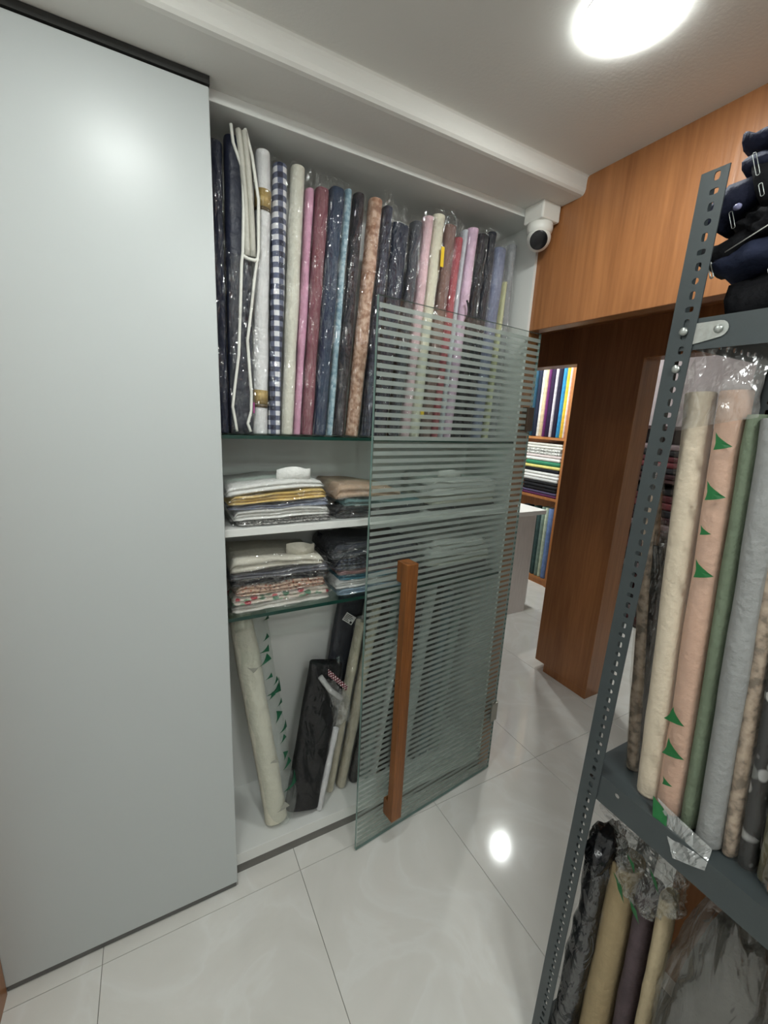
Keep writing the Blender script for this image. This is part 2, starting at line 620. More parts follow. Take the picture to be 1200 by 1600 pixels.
def sheet(name, corners, nu, nv, mat, parent=None, amp=0.006, freq=20, seed=0, th=0.0):
    """crumpled quad patch between four corners (00,10,11,01)"""
    c = [Vector(p) for p in corners]
    nrm = (c[1] - c[0]).cross(c[3] - c[0]).normalized()
    v, f = [], []
    for i in range(nu + 1):
        for j in range(nv + 1):
            u, w_ = i / nu, j / nv
            p = (c[0] * (1 - u) + c[1] * u) * (1 - w_) + (c[3] * (1 - u) + c[2] * u) * w_
            v.append(p + nrm * (nz(p, freq, seed) * amp + abs(nz(p, freq * 2.3, seed + 5)) * amp * 0.8))
    for i in range(nu):
        for j in range(nv):
            k = i * (nv + 1) + j
            f.append((k, k + nv + 1, k + nv + 2, k + 1))
    return obj(name, v, f, mat, parent, smooth=True)

def lump(name, centre, r, mat, parent=None, amp=0.25, freq=9, seed=0, sub=4, squash=None, ridge=0.5):
    """crumpled bundle: noise-folded ellipsoid"""
    bm = bmesh.new()
    bmesh.ops.create_icosphere(bm, subdivisions=sub, radius=1)
    c = Vector(centre)
    v = []
    for q in bm.verts:
        p = q.co.copy()
        s = 1 + amp * noise.noise(p * 1.6 + Vector((seed, 0, 0))) + amp * ridge * (1 - 2 * abs(noise.noise(p * freq * 0.4 + Vector((0, seed, 3)))))
        p = Vector((p.x * r[0], p.y * r[1], p.z * r[2])) * s
        if squash is not None and p.z < -r[2] * squash:
            p.z = -r[2] * squash
        v.append(c + p)
    f = [[x.index for x in fa.verts] for fa in bm.faces]
    bm.free()
    return obj(name, v, f, mat, parent, smooth=True)

# ------------------------------------------------------------------ setting: floor
XL, XR = -0.462, 1.278          # left wall, plane of the wood header
ZC = 2.392
YB = -1.45                      # wall behind the camera
Y_FAR, X_FAR = 3.9, 3.78
fl = box('floor', XL - 0.02, X_FAR, YB, Y_FAR, -0.06, -0.004, M_GROUT, kind='structure')
def add_tiles():
    me0 = {}
    x = -0.2265 - 0.6
    while x < X_FAR:
        y = 1.163 - 2.4 - 0.6
        y = 1.163 - 3.6
        while y < Y_FAR:
            x0, x1 = max(x, XL - 0.02), min(x + 0.6, X_FAR)
            y0, y1 = max(y, YB), min(y + 1.2, Y_FAR)
            if x1 - x0 > 0.02 and y1 - y0 > 0.02:
                box('tile', x0 + 0.0008, x1 - 0.0008, y0 + 0.0008, y1 - 0.0008, -0.008, 0.0, M_TILE, fl, 0.0006, 1)
            y += 1.2
        x += 0.6
add_tiles()

# ------------------------------------------------------------------ setting: ceilings, walls
box('ceiling', XL - 0.02, XR + 0.06, YB, 1.08, ZC, 2.46, M_CEIL, kind='structure')
# dropped beam over the cabinet with a softly coved inner edge
def bulkhead():
    prof = [(1.62, 2.34), (1.30, 2.34), (1.2, 2.339), (1.092, 2.340), (1.082, 2.342), (1.076, 2.348), (1.073, 2.358), (1.073, 2.370), (1.0725, 2.381), (1.0705, 2.388), (1.066, 2.3915), (1.058, 2.3925), (1.058, 2.46), (1.62, 2.46)]
    v, f = [], []
    xs = [XL - 0.02 + (XR - XL + 0.02) * i / 30 for i in range(31)]
    for x in xs:
        for i, (y, z) in enumerate(prof):
            wob = 0.004 * nz((x, y, z), 3.0, 2.0) if 2 <= i <= 8 else 0
            v.append((x, y + wob, z + wob * 0.4))
    n = len(prof)
    for i in range(len(xs) - 1):
        for k in range(n):
            l = (k + 1) % n
            f.append((i * n + k, i * n + l, (i + 1) * n + l, (i + 1) * n + k))
    f.append(tuple(range(n))); f.append(tuple((len(xs) - 1) * n + k for k in range(n)))
    o = obj('trim_1', v, f, M_CEIL)
    o['kind'] = 'structure'
    o['label'] = 'dropped plaster beam above the cabinet'
bulkhead()
box('wall_left', XL - 0.06, XL, YB, 1.62, 0, 2.46, M_WHITE, kind='structure')
box('trim_2', XL, XL + 0.012, 1.02, 1.204, 0, 2.33, M_WOOD, None, 0.001, 1, kind='structure')
box('wall_back', XL - 0.06, XR + 0.06, YB - 0.05, YB, 0, 2.46, M_WHITE, kind='structure')
box('wall_right', XR, XR + 0.062, YB, 0.42, 0, 2.46, M_WOOD, kind='structure')
box('wall_front', XL - 0.06, XR, 1.56, 1.62, 0, 2.46, M_WHITE, kind='structure')

# doorway of brown veneer: header, lip, jamb, far post and lintel
d1 = empty('door_1', (1.5, 1.2, 0), 'brown veneered doorway opening with deep header', None, None, 'structure')
box('header_panel', XR, XR + 0.055, 0.40, 1.247, 1.953, 2.46, M_WOOD, d1, 0.0015, 1)
box('jamb_panel', XR + 0.002, XR + 0.057, 1.247, 1.74, 0, 2.46, M_WOOD, d1, 0.0015, 1)
box('passage_soffit', XR + 0.05, 2.40, 0.36, 2.26, 2.16, 2.20, M_WOOD, d1)
post = box('post', 2.203, 2.35, 1.355, 1.745, 0.055, 2.17, M_WOOD, d1, 0.002, 1)
box('post_foot', 2.205, 2.348, 1.357, 1.672, 0, 0.056, M_WOOD, d1, 0.001, 1)
box('lintel', 2.203, 2.33, 1.74, 2.26, 1.965, 2.17, M_WOOD, d1, 0.002, 1)
box('lintel', 2.203, 2.33, 0.36, 1.36, 1.965, 2.17, M_WOOD, d1, 0.002, 1)
box('wall_passage', XR + 0.05, 2.35, 2.22, 2.27, 0, 2.46, M_WHITE, kind='structure')
box('wall_passage_end', XR + 0.05, X_FAR, 0.36, 0.42, 0, 2.6, M_WHITE, kind='structure')
# far room
box('ceiling_far', 2.30, X_FAR + 0.05, 0.36, Y_FAR, 2.6, 2.66, M_CEIL, kind='structure')
box('wall_far', X_FAR, X_FAR + 0.05, 0.36, Y_FAR, 0, 2.66, M_WHITE, kind='structure')
box('wall_far_left', 2.2, X_FAR + 0.05, Y_FAR, Y_FAR + 0.05, 0, 2.66, M_WHITE, kind='structure')
box('wall_far_side', 2.25, 2.30, 2.26, Y_FAR, 0, 2.66, M_WHITE, kind='structure')
box('wall_far_upper', 2.28, 2.33, 0.36, 2.27, 2.17, 2.66, M_WHITE, kind='structure')

# ------------------------------------------------------------------ lamps
def lamp(x, y, z, r, strength, label, k):
    T = empty('ceiling_downlight', (x, y, z), label, 'ceiling light', 'round ceiling downlights')
    lathe('rim', [(r * 1.02, 0.0), (r * 1.02, -0.001), (r * 1.0, -0.0015), (r * 0.9, -0.0015)], (x, y, z), (0, 0, 1), M_PLASTIC_W, T)
    lathe('diffuser', [(r * 0.995, -0.0014), (r * 0.995, -0.004), (r * 0.95, -0.007), (r * 0.8, -0.009), (r * 0.5, -0.011), (r * 0.15, -0.012)], (x, y, z), (0, 0, 1), emitter('lamp_glow', LAMP_COL, strength), T)
lamp(0.862, 0.672, ZC, 0.086, LAMP_MAIN, 'bright round ceiling light in front of the wood header', 0)
lamp(-0.03, 0.63, ZC, 0.086, LAMP_MAIN * 0.85, 'round ceiling light shining onto the grey sliding door', 1)
lamp(0.35, -0.35, ZC, 0.086, FILL_REAR, 'added round fill light over the middle of the aisle', 2)  # unseen fill lamp, added to brighten the rack and the post
lamp(0.35, -0.15 - 0.95, ZC, 0.086, FILL_REAR, 'added round fill light closest to the rear white wall', 6)  # second unseen lamp behind the camera, added for more fill
lamp(2.86, 2.36, 2.60, 0.040, LAMP_FAR, 'round ceiling light above the white table in the next room', 3)
lamp(2.86, 3.3, 2.60, 0.040, LAMP_FAR, 'added round fill light at the deep end of the next room', 4)  # out of view, added to help light the next room

# ------------------------------------------------------------------ cabinet
YC, YK = 1.245, 1.53
XE = XR                           # inner face of the right end panel
cab = empty('built_in_cabinet', (0.4, 1.39, 0), 'white built-in fabric cabinet with grey sliding door and striped glass door', 'cabinet')
box('back_panel', XL, XE, YK, YK + 0.02, 0.05, 2.33, M_CABIN, cab)
box('end_panel', XE - 0.012, XE, YC, YK, 0.05, 2.325, M_CABIN, cab)
box('end_panel', XL, XL + 0.012, YC, YK, 0.05, 2.325, M_CABIN, cab)
box('top_panel', XL, XE, YC, YK, 2.315, 2.342, M_CABIN, cab, 0.001, 1)
box('bottom_panel', XL, XE, YC, YK, 0.042, 0.089, M_CABIN, cab, 0.001, 1)
box('plinth', XL, XE, YC + 0.006, YC + 0.03, 0, 0.043, plain('plinth_grey', (112, 110, 106), 0.6), cab)
box('white_shelf', XL + 0.012, XE - 0.012, YC + 0.004, YK, 1.247, 1.270, M_CABIN, cab, 0.001, 1)
def gshelf(z0, z1):
    v = boxv(XL + 0.012, XE - 0.012, YC + 0.002, YK - 0.002, z0, z1)
    o = obj('glass_shelf', v, BOXF, None, cab, mats=[glass('shelf_glass', (0.72, 0.82, 0.78)), M_GLEDGE], midx=[0, 0, 1, 1, 1, 1])
    o['label'] = 'clear glass shelf with a dark green edge'
gshelf(1.533, 1.543)
gshelf(0.978, 0.990)
sd = box('sliding_door', -0.452, 0.164, 1.205, 1.233, 0.022, 2.318, M_LAMINATE, cab, 0.0025, 2)
sd['label'] = 'plain light grey laminate sliding door'
box('top_track', XL, 0.166, 1.204, 1.243, 2.322, 2.338, M_GAP, cab)
box('bottom_rail', -0.450, 0.160, 1.208, 1.231, 0.004, 0.023, plain('rail_grey', (92, 92, 90), 0.5), cab)
box('floor_guide', 0.13, 0.166, 1.212, 1.236, 0.0, 0.020, M_EDGE, cab)

# glass door: hinged at the right, standing a little ajar
GA = Vector((0.580, 1.139, 0.006)); GB = Vector((1.313, 1.221, 0.006))
gdir = (GB - GA); GW = gdir.length; gdir.normalize()
gn = Vector((gdir.y, -gdir.x, 0))          # towards the camera
GT = 1.944
def gp(u, v_, o=0.0):
    return GA + gdir * u + gn * o + Vector((0, 0, v_ - 0.006))
def gbox(name, u0, u1, z0, z1, o0, o1, mat, parent, mats=None, midx=None, bevel=0):
    vs = [gp(u0, z0, o1), gp(u1, z0, o1), gp(u1, z0, o0), gp(u0, z0, o0), gp(u0, z1, o1), gp(u1, z1, o1), gp(u1, z1, o0), gp(u0, z1, o0)]
    fs = BOXF
    if bevel:
        bm = bmesh.new()
        q = [bm.verts.new(v) for v in vs]
        for f in fs: bm.faces.new([q[i] for i in f])
        bmesh.ops.bevel(bm, geom=list(bm.edges), offset=bevel, segments=2, affect='EDGES', profile=0.5)
        bm.verts.index_update()
        vs = [v.co.copy() for v in bm.verts]; fs = [[v.index for v in f.verts] for f in bm.faces]
        bm.free()
    return obj(name, vs, fs, mat, parent, mats=mats, midx=midx)
gd = gbox('glass_door', 0, GW, 0.006, GT, -0.005, 0.005, None, cab, mats=[M_GLASS, M_GLEDGE_L], midx=[1, 1, 0, 1, 0, 1])
gd['label'] = 'clear glass hinged door with frosted horizontal stripes and wooden pull'
PITCH = 0.0230
z = GT - 0.020
st0 = None
while z > 0.02:
    if st0 is None:
        st0 = gbox('frosted_stripe', 0.002, GW - 0.002, z - 0.0128, z, 0.0051, 0.0056, M_FROST, gd)
        zs0 = z
    else:
        s2 = st0.copy(); COL.objects.link(s2); s2.parent = gd
        s2.location = st0.location + Vector((0, 0, z - zs0))
    z -= PITCH
# wooden pull: bar with two foot blocks
hu = 0.118
hd = gbox('pull_handle', hu, hu + 0.046, 0.115, 1.146, 0.030, 0.062, M_HANDLE, gd, bevel=0.002)
hd['label'] = 'long square teak pull bar'
gbox('handle_block', hu, hu + 0.046, 0.115, 0.185, 0.0057, 0.032, M_HANDLE, gd, bevel=0.001)
gbox('handle_block', hu, hu + 0.046, 1.075, 1.146, 0.0057, 0.032, M_HANDLE, gd, bevel=0.001)
# hinges
def hinge(zc, mat, nm):
    hp = gbox('hinge', GW - 0.034, GW + 0.004, zc - 0.045, zc + 0.045, 0.0055, 0.014, mat, gd, bevel=0.002)
    hp['label'] = nm
    gbox('hinge_clamp', GW - 0.034, GW + 0.012, zc - 0.045, zc - 0.022, -0.014, 0.0056, mat, gd, bevel=0.001)
    gbox('hinge_clamp', GW - 0.034, GW + 0.012, zc + 0.022, zc + 0.045, -0.014, 0.0056, mat, gd, bevel=0.001)
hinge(1.63, M_HINGE_D, 'dark brown metal hinge')
hinge(0.318, M_BRASS, 'polished steel hinge')

# ------------------------------------------------------------------ ceiling security camera
T = empty('security_camera', (1.228, 1.208, 2.34), 'white turret security camera on a square box under the dropped beam', 'security camera')
box('junction_box', 1.188, 1.272, 1.158, 1.243, 2.285, 2.341, M_PLASTIC_W, T, 0.006, 2)
cc = Vector((1.226, 1.200, 2.262))
lathe('camera_collar', [(0.040, 0.024), (0.043, 0.018), (0.043, 0.004), (0.041, -0.004), (0.037, -0.010)], cc, (0, 0, 1), M_PLASTIC_W, T)
look = Vector((-0.62, -0.62, -0.42)).normalized()
bc = cc + Vector((0, 0, -0.022))
prof = [(0.040 * math.sin(math.radians(a)), -0.040 * math.cos(math.radians(a))) for a in range(10, 131, 10)]
lathe('camera_ball', [(max(r, 0.002), h) for r, h in prof] + [(0.0305, 0.030)], bc, look, M_PLASTIC_W, T)
lathe('lens_cover', [(0.029, 0.028), (0.029, 0.0312), (0.026, 0.0322), (0.004, 0.0328)], bc, look, M_LENS, T)

# ------------------------------------------------------------------ rolls on the top glass shelf
ZS = 1.5435
g1 = 'fabric rolls on the top glass shelf'
P_GING = pattern('gingham_navy', 'gingham', [(226, 226, 230), (96, 102, 126), (34, 38, 60)], 36)
P_BEIGE = pattern('mottled_beige', 'mottle', [(150, 112, 92), (182, 146, 124), (206, 176, 156)], 60)
P_NAVYP = pattern('speckled_navy', 'mottle', [(18, 20, 34), (32, 34, 50), (58, 58, 72)], 130)
P_SLATE = pattern('plaid_slate', 'gingham', [(64, 68, 84), (48, 52, 68), (40, 42, 56)], 40)
P_LTB = pattern('mottled_light_blue', 'mottle', [(120, 150, 166), (150, 178, 190), (176, 198, 206)], 70)
P_BLK = pattern('ribbed_black', 'mottle', [(26, 22, 28), (42, 36, 44), (62, 54, 60)], 80)

# name, label, bottom x, bottom width, top x, top z, top width, depth, material, film, n, y, over
RW = [
 ('fabric_roll', 'dark navy roll in clear film, half hidden by the sliding door edge', 0.178, 0.040, 0.185, 2.262, 0.042, 0.06, fabric((36, 40, 58)), 'f', 2.4, 1.305, 0.02),
 ('fabric_roll', 'white fabric roll with gold paper bands beside the navy gingham roll', 0.285, 0.043, 0.307, 2.278, 0.043, 0.046, fabric((226, 226, 226), var=0.05), 'f', 2.0, 1.300, 0.012),
 ('fabric_roll', 'navy and white gingham check fabric roll', 0.328, 0.038, 0.354, 2.262, 0.041, 0.05, P_GING, 'f', 2.2, 1.305, 0.02),
 ('fabric_roll', 'cream white fabric roll between the gingham and pink rolls', 0.366, 0.040, 0.402, 2.268, 0.040, 0.05, fabric((216, 214, 200), var=0.06), 'f', 2.2, 1.302, 0.02),
 ('fabric_roll', 'slim bright pink fabric roll', 0.397, 0.024, 0.437, 2.225, 0.026, 0.045, fabric((206, 152, 178)), 'f', 2.2, 1.305, 0.05),
 ('fabric_roll', 'dusty mauve fabric roll beside the slim pink one', 0.428, 0.036, 0.474, 2.235, 0.042, 0.05, fabric((128, 82, 90)), 'f', 2.6, 1.305, 0.045),
 ('fabric_roll', 'wide navy blue bolt in crinkled film next to a light blue roll', 0.468, 0.042, 0.517, 2.245, 0.046, 0.06, fabric((44, 58, 80)), 'f', 3.0, 1.305, 0.03),
 ('fabric_roll', 'thin pale blue fabric roll', 0.502, 0.020, 0.551, 2.250, 0.023, 0.045, P_LTB, 'f', 2.2, 1.300, 0.02),
 ('fabric_roll', 'blackish plum fabric roll between the pale blue and beige rolls', 0.535, 0.036, 0.590, 2.252, 0.036, 0.05, P_BLK, 'f', 2.4, 1.305, 0.02),
 ('fabric_roll', 'mottled beige brown fabric roll', 0.582, 0.044, 0.645, 2.250, 0.045, 0.05, P_BEIGE, 'f', 2.2, 1.300, 0.012),
 ('fabric_roll', 'dark slate plaid roll in shiny film beside the beige roll', 0.634, 0.034, 0.686, 2.240, 0.034, 0.055, P_SLATE, 'f', 2.6, 1.305, 0.05),
 ('fabric_roll', 'wide dark navy bolt with tall crumpled film top', 0.686, 0.050, 0.735, 2.205, 0.066, 0.06, fabric((38, 44, 60)), 'f', 3.2, 1.310, 0.065),
 ('fabric_roll', 'charcoal grey roll in glinting film beside the pale pink roll', 0.742, 0.038, 0.795, 2.225, 0.036, 0.05, fabric((70, 72, 80)), 'f', 2.4, 1.305, 0.025),
 ('fabric_roll', 'pale pink fabric roll', 0.788, 0.034, 0.838, 2.250, 0.034, 0.045, fabric((220, 186, 192)), 'f', 2.2, 1.302, 0.015),
 ('fabric_roll', 'ivory fabric roll with a small yellow tag', 0.826, 0.040, 0.880, 2.265, 0.044, 0.05, fabric((218, 214, 194), var=0.06), 'f', 2.2, 1.305, 0.015),
 ('fabric_roll', 'brown mauve fabric roll beside the rose red one', 0.874, 0.042, 0.928, 2.245, 0.044, 0.05, fabric((124, 98, 92)), 'f', 2.6, 1.305, 0.04),
 ('fabric_roll', 'rose red fabric roll', 0.912, 0.032, 0.963, 2.215, 0.032, 0.05, fabric((166, 84, 92)), 'f', 2.2, 1.305, 0.06),
 ('fabric_roll', 'very thin silver white roll', 0.938, 0.017, 0.987, 2.245, 0.017, 0.04, fabric((196, 200, 208), var=0.05), 'f', 2.2, 1.302, 0.02),
 ('fabric_roll', 'lilac pink fabric roll with a black loop', 0.969, 0.040, 1.025, 2.258, 0.040, 0.045, fabric((214, 184, 206)), 'f', 2.0, 1.302, 0.01),
 ('fabric_roll', 'black fabric roll in glossy film next to the lilac roll', 1.015, 0.042, 1.068, 2.250, 0.042, 0.05, fabric((34, 36, 42)), 'f', 2.4, 1.305, 0.02),
 ('fabric_roll', 'slim black roll standing by the slate blue roll', 1.062, 0.038, 1.109, 2.265, 0.036, 0.05, fabric((44, 46, 54)), 'f', 2.4, 1.305, 0.015),
 ('fabric_roll', 'slate blue roll with loose film at its top', 1.112, 0.046, 1.155, 2.225, 0.050, 0.05, fabric((122, 128, 152)), 'f', 2.4, 1.305, 0.06),
 ('fabric_roll', 'thin pale yellow roll in front of the end panel', 1.160, 0.018, 1.190, 2.120, 0.018, 0.035, fabric((200, 200, 160), var=0.08), 'f', 2.2, 1.302, 0.02),
 ('fabric_roll', 'light grey roll against the cabinet end panel', 1.208, 0.040, 1.226, 2.255, 0.036, 0.05, fabric((150, 152, 154)), 'f', 2.4, 1.325, 0.02),
]
for i, (nm, lb, bx, bw, tx, tz, tw, dp, mt, fm, n_, y, ov) in enumerate(RW):
    b = (bx, y, ZS + 0.002); t = (tx, y + 0.012, tz)
    bands = ()
    L = (Vector(t) - Vector(b)).length
    if 'gold paper' in lb:
        bands = [(L - 0.135, L - 0.092, M_GOLD), (L - 0.144, L - 0.136, M_BROWNBAND), (0.085, 0.125, M_GOLD), (0.076, 0.084, M_BROWNBAND)]
    R_ = roll(nm, lb, 'fabric roll', b, t, bw * 0.93, dp, mt, M_FILM, n_, group=g1, over=ov, wt=tw * 0.93, seed=i + 1, bands=bands, fgap=0.0022)
    if 'yellow tag' in lb:
        box('paper_tag', tx - 0.006, tx + 0.006, y - 0.030, y - 0.0285, tz - 0.16, tz - 0.10, M_YELLAB, R_)
        box('paper_tag', bx + 0.008, bx + 0.022, y - 0.031, y - 0.0295, ZS + 0.07, ZS + 0.10, M_YELLAB, R_)
    if 'black loop' in lb:
        pts = [(0.992 + 0.010 * math.sin(k * 0.5) - 0.004 * k / 6, y - 0.032 - 0.004 * math.sin(k * 0.5), 2.020 - 0.012 * k) for k in range(7)]
        tube('cord_loop', pts, 0.0035, M_BLACK, R_)

# dark bolt in a white-piped garment bag
T = empty('garment_bag', (0.232, 1.30, ZS), 'tall dark garment bag edged with white piping beside the white roll', 'garment bag', None)
def bagbolt():
    prof = []
    v, f = [], []
    seg, rings = 24, 26
    for i in range(rings):
        h = i / (rings - 1)
        zc = ZS + 0.002 + h * 0.735
        xc = 0.232 + 0.008 * h
        a = 0.034 - 0.002 * h
        for k in range(seg):
            x, y = sup(2 * math.pi * k / seg, 3.0)
            p = Vector((xc + a * x, 1.306 + 0.026 * y, zc))
            v.append(p + Vector((0, -1, 0)) * abs(nz(p, 22, 3)) * 0.004)
    for i in range(rings - 1):
        for k in range(seg):
            l = (k + 1) % seg
            f.append((i * seg + k, i * seg + l, (i + 1) * seg + l, (i + 1) * seg + k))
    f.append(tuple(range(seg - 1, -1, -1))); f.append(tuple((rings - 1) * seg + k for k in range(seg)))
    obj('bag_body', v, f, plain('dark_suiting', (30, 34, 50), 0.45, 0, 0.2, 30, 0.6, 26, 0.4), T, smooth=True)
bagbolt()
YF = 1.2765
def pipe(pts, r=0.0042, nm='piping'):
    # smooth the polyline a little
    P = [Vector(p) for p in pts]
    out = []
    for i in range(len(P) - 1):
        for k in range(4):
            out.append(P[i].lerp(P[i + 1], k / 4))
    out.append(P[-1])
    return tube(nm, out, r, M_PIPING, T, 6)
# face curves (world x, z) of the two welts and the open top
pipe([(0.222, YF, 2.300), (0.226, YF, 2.262), (0.248, YF - 0.003, 2.205), (0.247, YF - 0.004, 2.12), (0.243, YF - 0.004, 2.02), (0.239, YF - 0.004, 1.99), (0.232, YF - 0.003, 1.86), (0.226, YF - 0.003, 1.76), (0.214, YF - 0.002, 1.68), (0.206, YF - 0.002, 1.62), (0.212, YF - 0.002, 1.58), (0.216, YF, 1.552)])
pipe([(0.256, YF, 2.300), (0.272, YF, 2.245), (0.286, YF - 0.002, 2.15), (0.284, YF - 0.003, 2.03), (0.272, YF - 0.003, 1.96), (0.262, YF - 0.003, 1.88), (0.250, YF - 0.003, 1.80), (0.254, YF - 0.003, 1.72), (0.258, YF - 0.002, 1.66), (0.256, YF - 0.002, 1.61), (0.246, YF - 0.002, 1.575), (0.254, YF, 1.552)])
pipe([(0.240, YF - 0.002, 2.012), (0.255, YF - 0.005, 2.004), (0.272, YF - 0.005, 2.003), (0.284, YF - 0.002, 2.008)], 0.0045)
# pale lining folds showing at the open upper half
for k, (xa, xb) in enumerate(((0.248, 0.262), (0.262, 0.276))):
    v, f = [], []
    for i in range(16):
        q = i / 15
        z_ = 2.292 - q * 0.280
        sh = -0.016 * (1 - q) ** 2.2
        for j in range(5):
            u = j / 4
            p = Vector((xa + (xb - xa) * u + sh, YF - 0.004 - 0.008 * math.sin(math.pi * u) + 0.003 * nz((u, q, k), 4), z_))
            v.append(p)
        for j in range(5):
            u = 1 - j / 4
            v.append(Vector((xa + (xb - xa) * u + sh, YF + 0.004, z_)))
    for i in range(15):
        for j in range(10):
            l = (j + 1) % 10
            f.append((i * 10 + j, i * 10 + l, (i + 1) * 10 + l, (i + 1) * 10 + j))
    f.append(tuple(range(9, -1, -1))); f.append(tuple(150 + j for j in range(10)))
    obj('lining_fold', v, f, fabric((198, 196, 186), var=0.06), T, smooth=True)
box('pink_label', 0.262, 0.2655, 1.2725, 1.2785, 1.605, 1.635, M_PINKLAB, T)
v = []
sheet('plastic_sleeve', [(0.200, 1.274, ZS + 0.003), (0.264, 1.274, ZS + 0.003), (0.286, 1.270, 2.01), (0.205, 1.272, 2.01)], 8, 30, M_FILM, T, 0.006, 26, 3)

# ------------------------------------------------------------------ folded garments
def garment(name, label, cat, x0, x1, y0, depth, zl, zr, tl, tr, mat, folds=2, film_mat=M_FILM_S, collar=None, group=None, seed=0, bow=0.0, rough=0.0065, over=0.006):
    """one folded shirt: bottom heights zl/zr and thickness tl/tr at its two ends"""
    T = empty(name, ((x0 + x1) / 2, y0 + depth / 2, min(zl, zr)), label, cat, group)
    nu = 26
    # profile round the slab in (v = depth 0..1, h = height 0..1)
    prof = [(1, 0.06), (0.75, 0.0), (0.4, 0.0), (0.12, 0.0)]
    for k in range(folds):
        h0, h1 = k / folds, (k + 1) / folds
        for q in (0.05, 0.3, 0.55, 0.8, 0.97):
            a = math.pi * q
            prof.append((0.06 - 0.06 * math.sin(a) + 0.02 * ((k + seed) % 2), h0 + (h1 - h0) * q))
    prof += [(0.1, 1.0), (0.3, 1.02), (0.55, 1.0), (0.8, 0.98), (1, 0.9)]
    n = len(prof)
    def pt(u, v, h, ex=0.0, amp=1.0):
        e = min(u, 1 - u)
        edge = min(1, (e / 0.045)) ** 0.5 if e < 0.045 else 1.0
        th = (tl + (tr - tl) * u) * (0.45 + 0.55 * edge)
        zb = zl + (zr - zl) * u + bow * math.sin(math.pi * u)
        x = x0 + (x1 - x0) * u
        y = y0 + depth * v + (1 - edge) * 0.012
        p = Vector((x, y, zb + th * h))
        p.z += amp * (rough * nz(p, 14, seed * 1.9) + 0.009 * nz(p, 5.5, seed * 0.7)) * (0.15 + 0.85 * h)
        p.y += amp * rough * 1.2 * nz(p, 20, seed + 7) * (1 - v)
        p.x += amp * rough * nz(p, 17, seed + 3)
        return p
    v, f = [], []
    for i in range(nu + 1):
        for (pv, ph) in prof:
            v.append(pt(i / nu, pv, ph))
    for i in range(nu):
        for k in range(n):
            l = (k + 1) % n
            f.append((i * n + k, i * n + l, (i + 1) * n + l, (i + 1) * n + k))
    f.append(tuple(range(n - 1, -1, -1))); f.append(tuple(nu * n + k for k in range(n)))
    obj('folded_body', v, f, mat, T, smooth=True)
    if collar:
        cx0, cx1, hgt, cm = collar
        v, f = [], []
        zc = lambda x: (zl + tl) + ((zr + tr) - (zl + tl)) * (x - x0) / (x1 - x0) + 0.002
        m_ = 14
        for i in range(m_ + 1):
            u = i / m_
            x = cx0 + (cx1 - cx0) * u
            y = y0 + 0.045 - 0.022 * math.sin(math.pi * u)
            zz = zc(x)
            tp = hgt * (0.75 + 0.25 * math.sin(math.pi * min(1, u * 1.2)))
            v += [(x, y, zz), (x + 0.002, y + 0.003, zz + tp), (x + 0.002, y + 0.007, zz + tp), (x, y + 0.006, zz)]
        for i in range(m_):
            for k in range(4):
                l = (k + 1) % 4
                f.append((i * 4 + k, i * 4 + l, (i + 1) * 4 + l, (i + 1) * 4 + k))
        f.append((3, 2, 1, 0)); f.append(tuple(m_ * 4 + k for k in range(4)))
        obj('collar', v, f, cm, T, smooth=True)
    if film_mat:
        v, f = [], []
        pr = [(1.0, 0.0), (0.3, 0.0), (0.0, 0.0), (-0.045, 0.2), (-0.05, 0.45), (-0.03, 0.75), (0.02, 1.06), (0.25, 1.1), (0.6, 1.06), (1.0, 0.95)]
        k_ = len(pr)
        for i in range(nu + 1):
            u = -0.035 + 1.08 * i / nu
            uc = min(max(u, 0), 1)
            for (pv, ph) in pr:
                hh = ph if 0 <= u <= 1 else 0.2 + ph * 0.2
                p = pt(uc, pv, hh, amp=0.6)
                p.x = x0 + (x1 - x0) * u + (nz(p, 40, seed + 21) * 0.014 if not 0 <= u <= 1 else 0)
                out = -abs(nz(p, 28, seed + 11)) * 0.008 * (1 if pv < 0.1 else 0)
                p.y += out
                if ph > 0.9: p.z += abs(nz(p, 24, seed + 2)) * 0.006
                v.append(p)
        for i in range(nu):
            for k in range(k_ - 1):
                l = k + 1
                f.append((i * k_ + k, i * k_ + l, (i + 1) * k_ + l, (i + 1) * k_ + k))
        obj('plastic_bag', v, f, film_mat, T, smooth=True)
        # the bag's loose sealed end
        zr0 = zr + tr * 0.25
        ex = 0.018 + 0.016 * abs(math.sin(seed * 2.1))
        if x1 + ex < 1.262:
            sheet('bag_end', [(x1 - 0.006, y0 - 0.004, zr0), (x1 + ex, y0 + 0.012, zr0 + 0.004), (x1 + ex * 0.8, y0 + depth * 0.7, zr0 + tr * 0.4), (x1 - 0.004, y0 + depth * 0.8, zr0 + tr * 0.3)], 6, 16, film_mat, T, 0.008, 34, seed)
    return T

P_PEACH = pattern('peach_print', 'floral', [(190, 160, 140), (168, 96, 72), (206, 178, 150), (120, 92, 84), (222, 200, 180)], 140)
P_FLOR = pattern('red_green_floral', 'floral', [(206, 196, 184), (170, 54, 66), (84, 132, 104), (120, 150, 120), (196, 92, 96)], 42)
P_GREYPR = pattern('grey_speckle', 'mottle', [(70, 70, 70), (140, 140, 138), (196, 194, 190)], 160)
P_NVPLAID = pattern('navy_plaid', 'gingham', [(66, 72, 88), (34, 38, 54), (22, 24, 36)], 55)
WHITE_F = fabric((228, 228, 224), var=0.05)
CREAM_F = fabric((206, 202, 188), var=0.06)

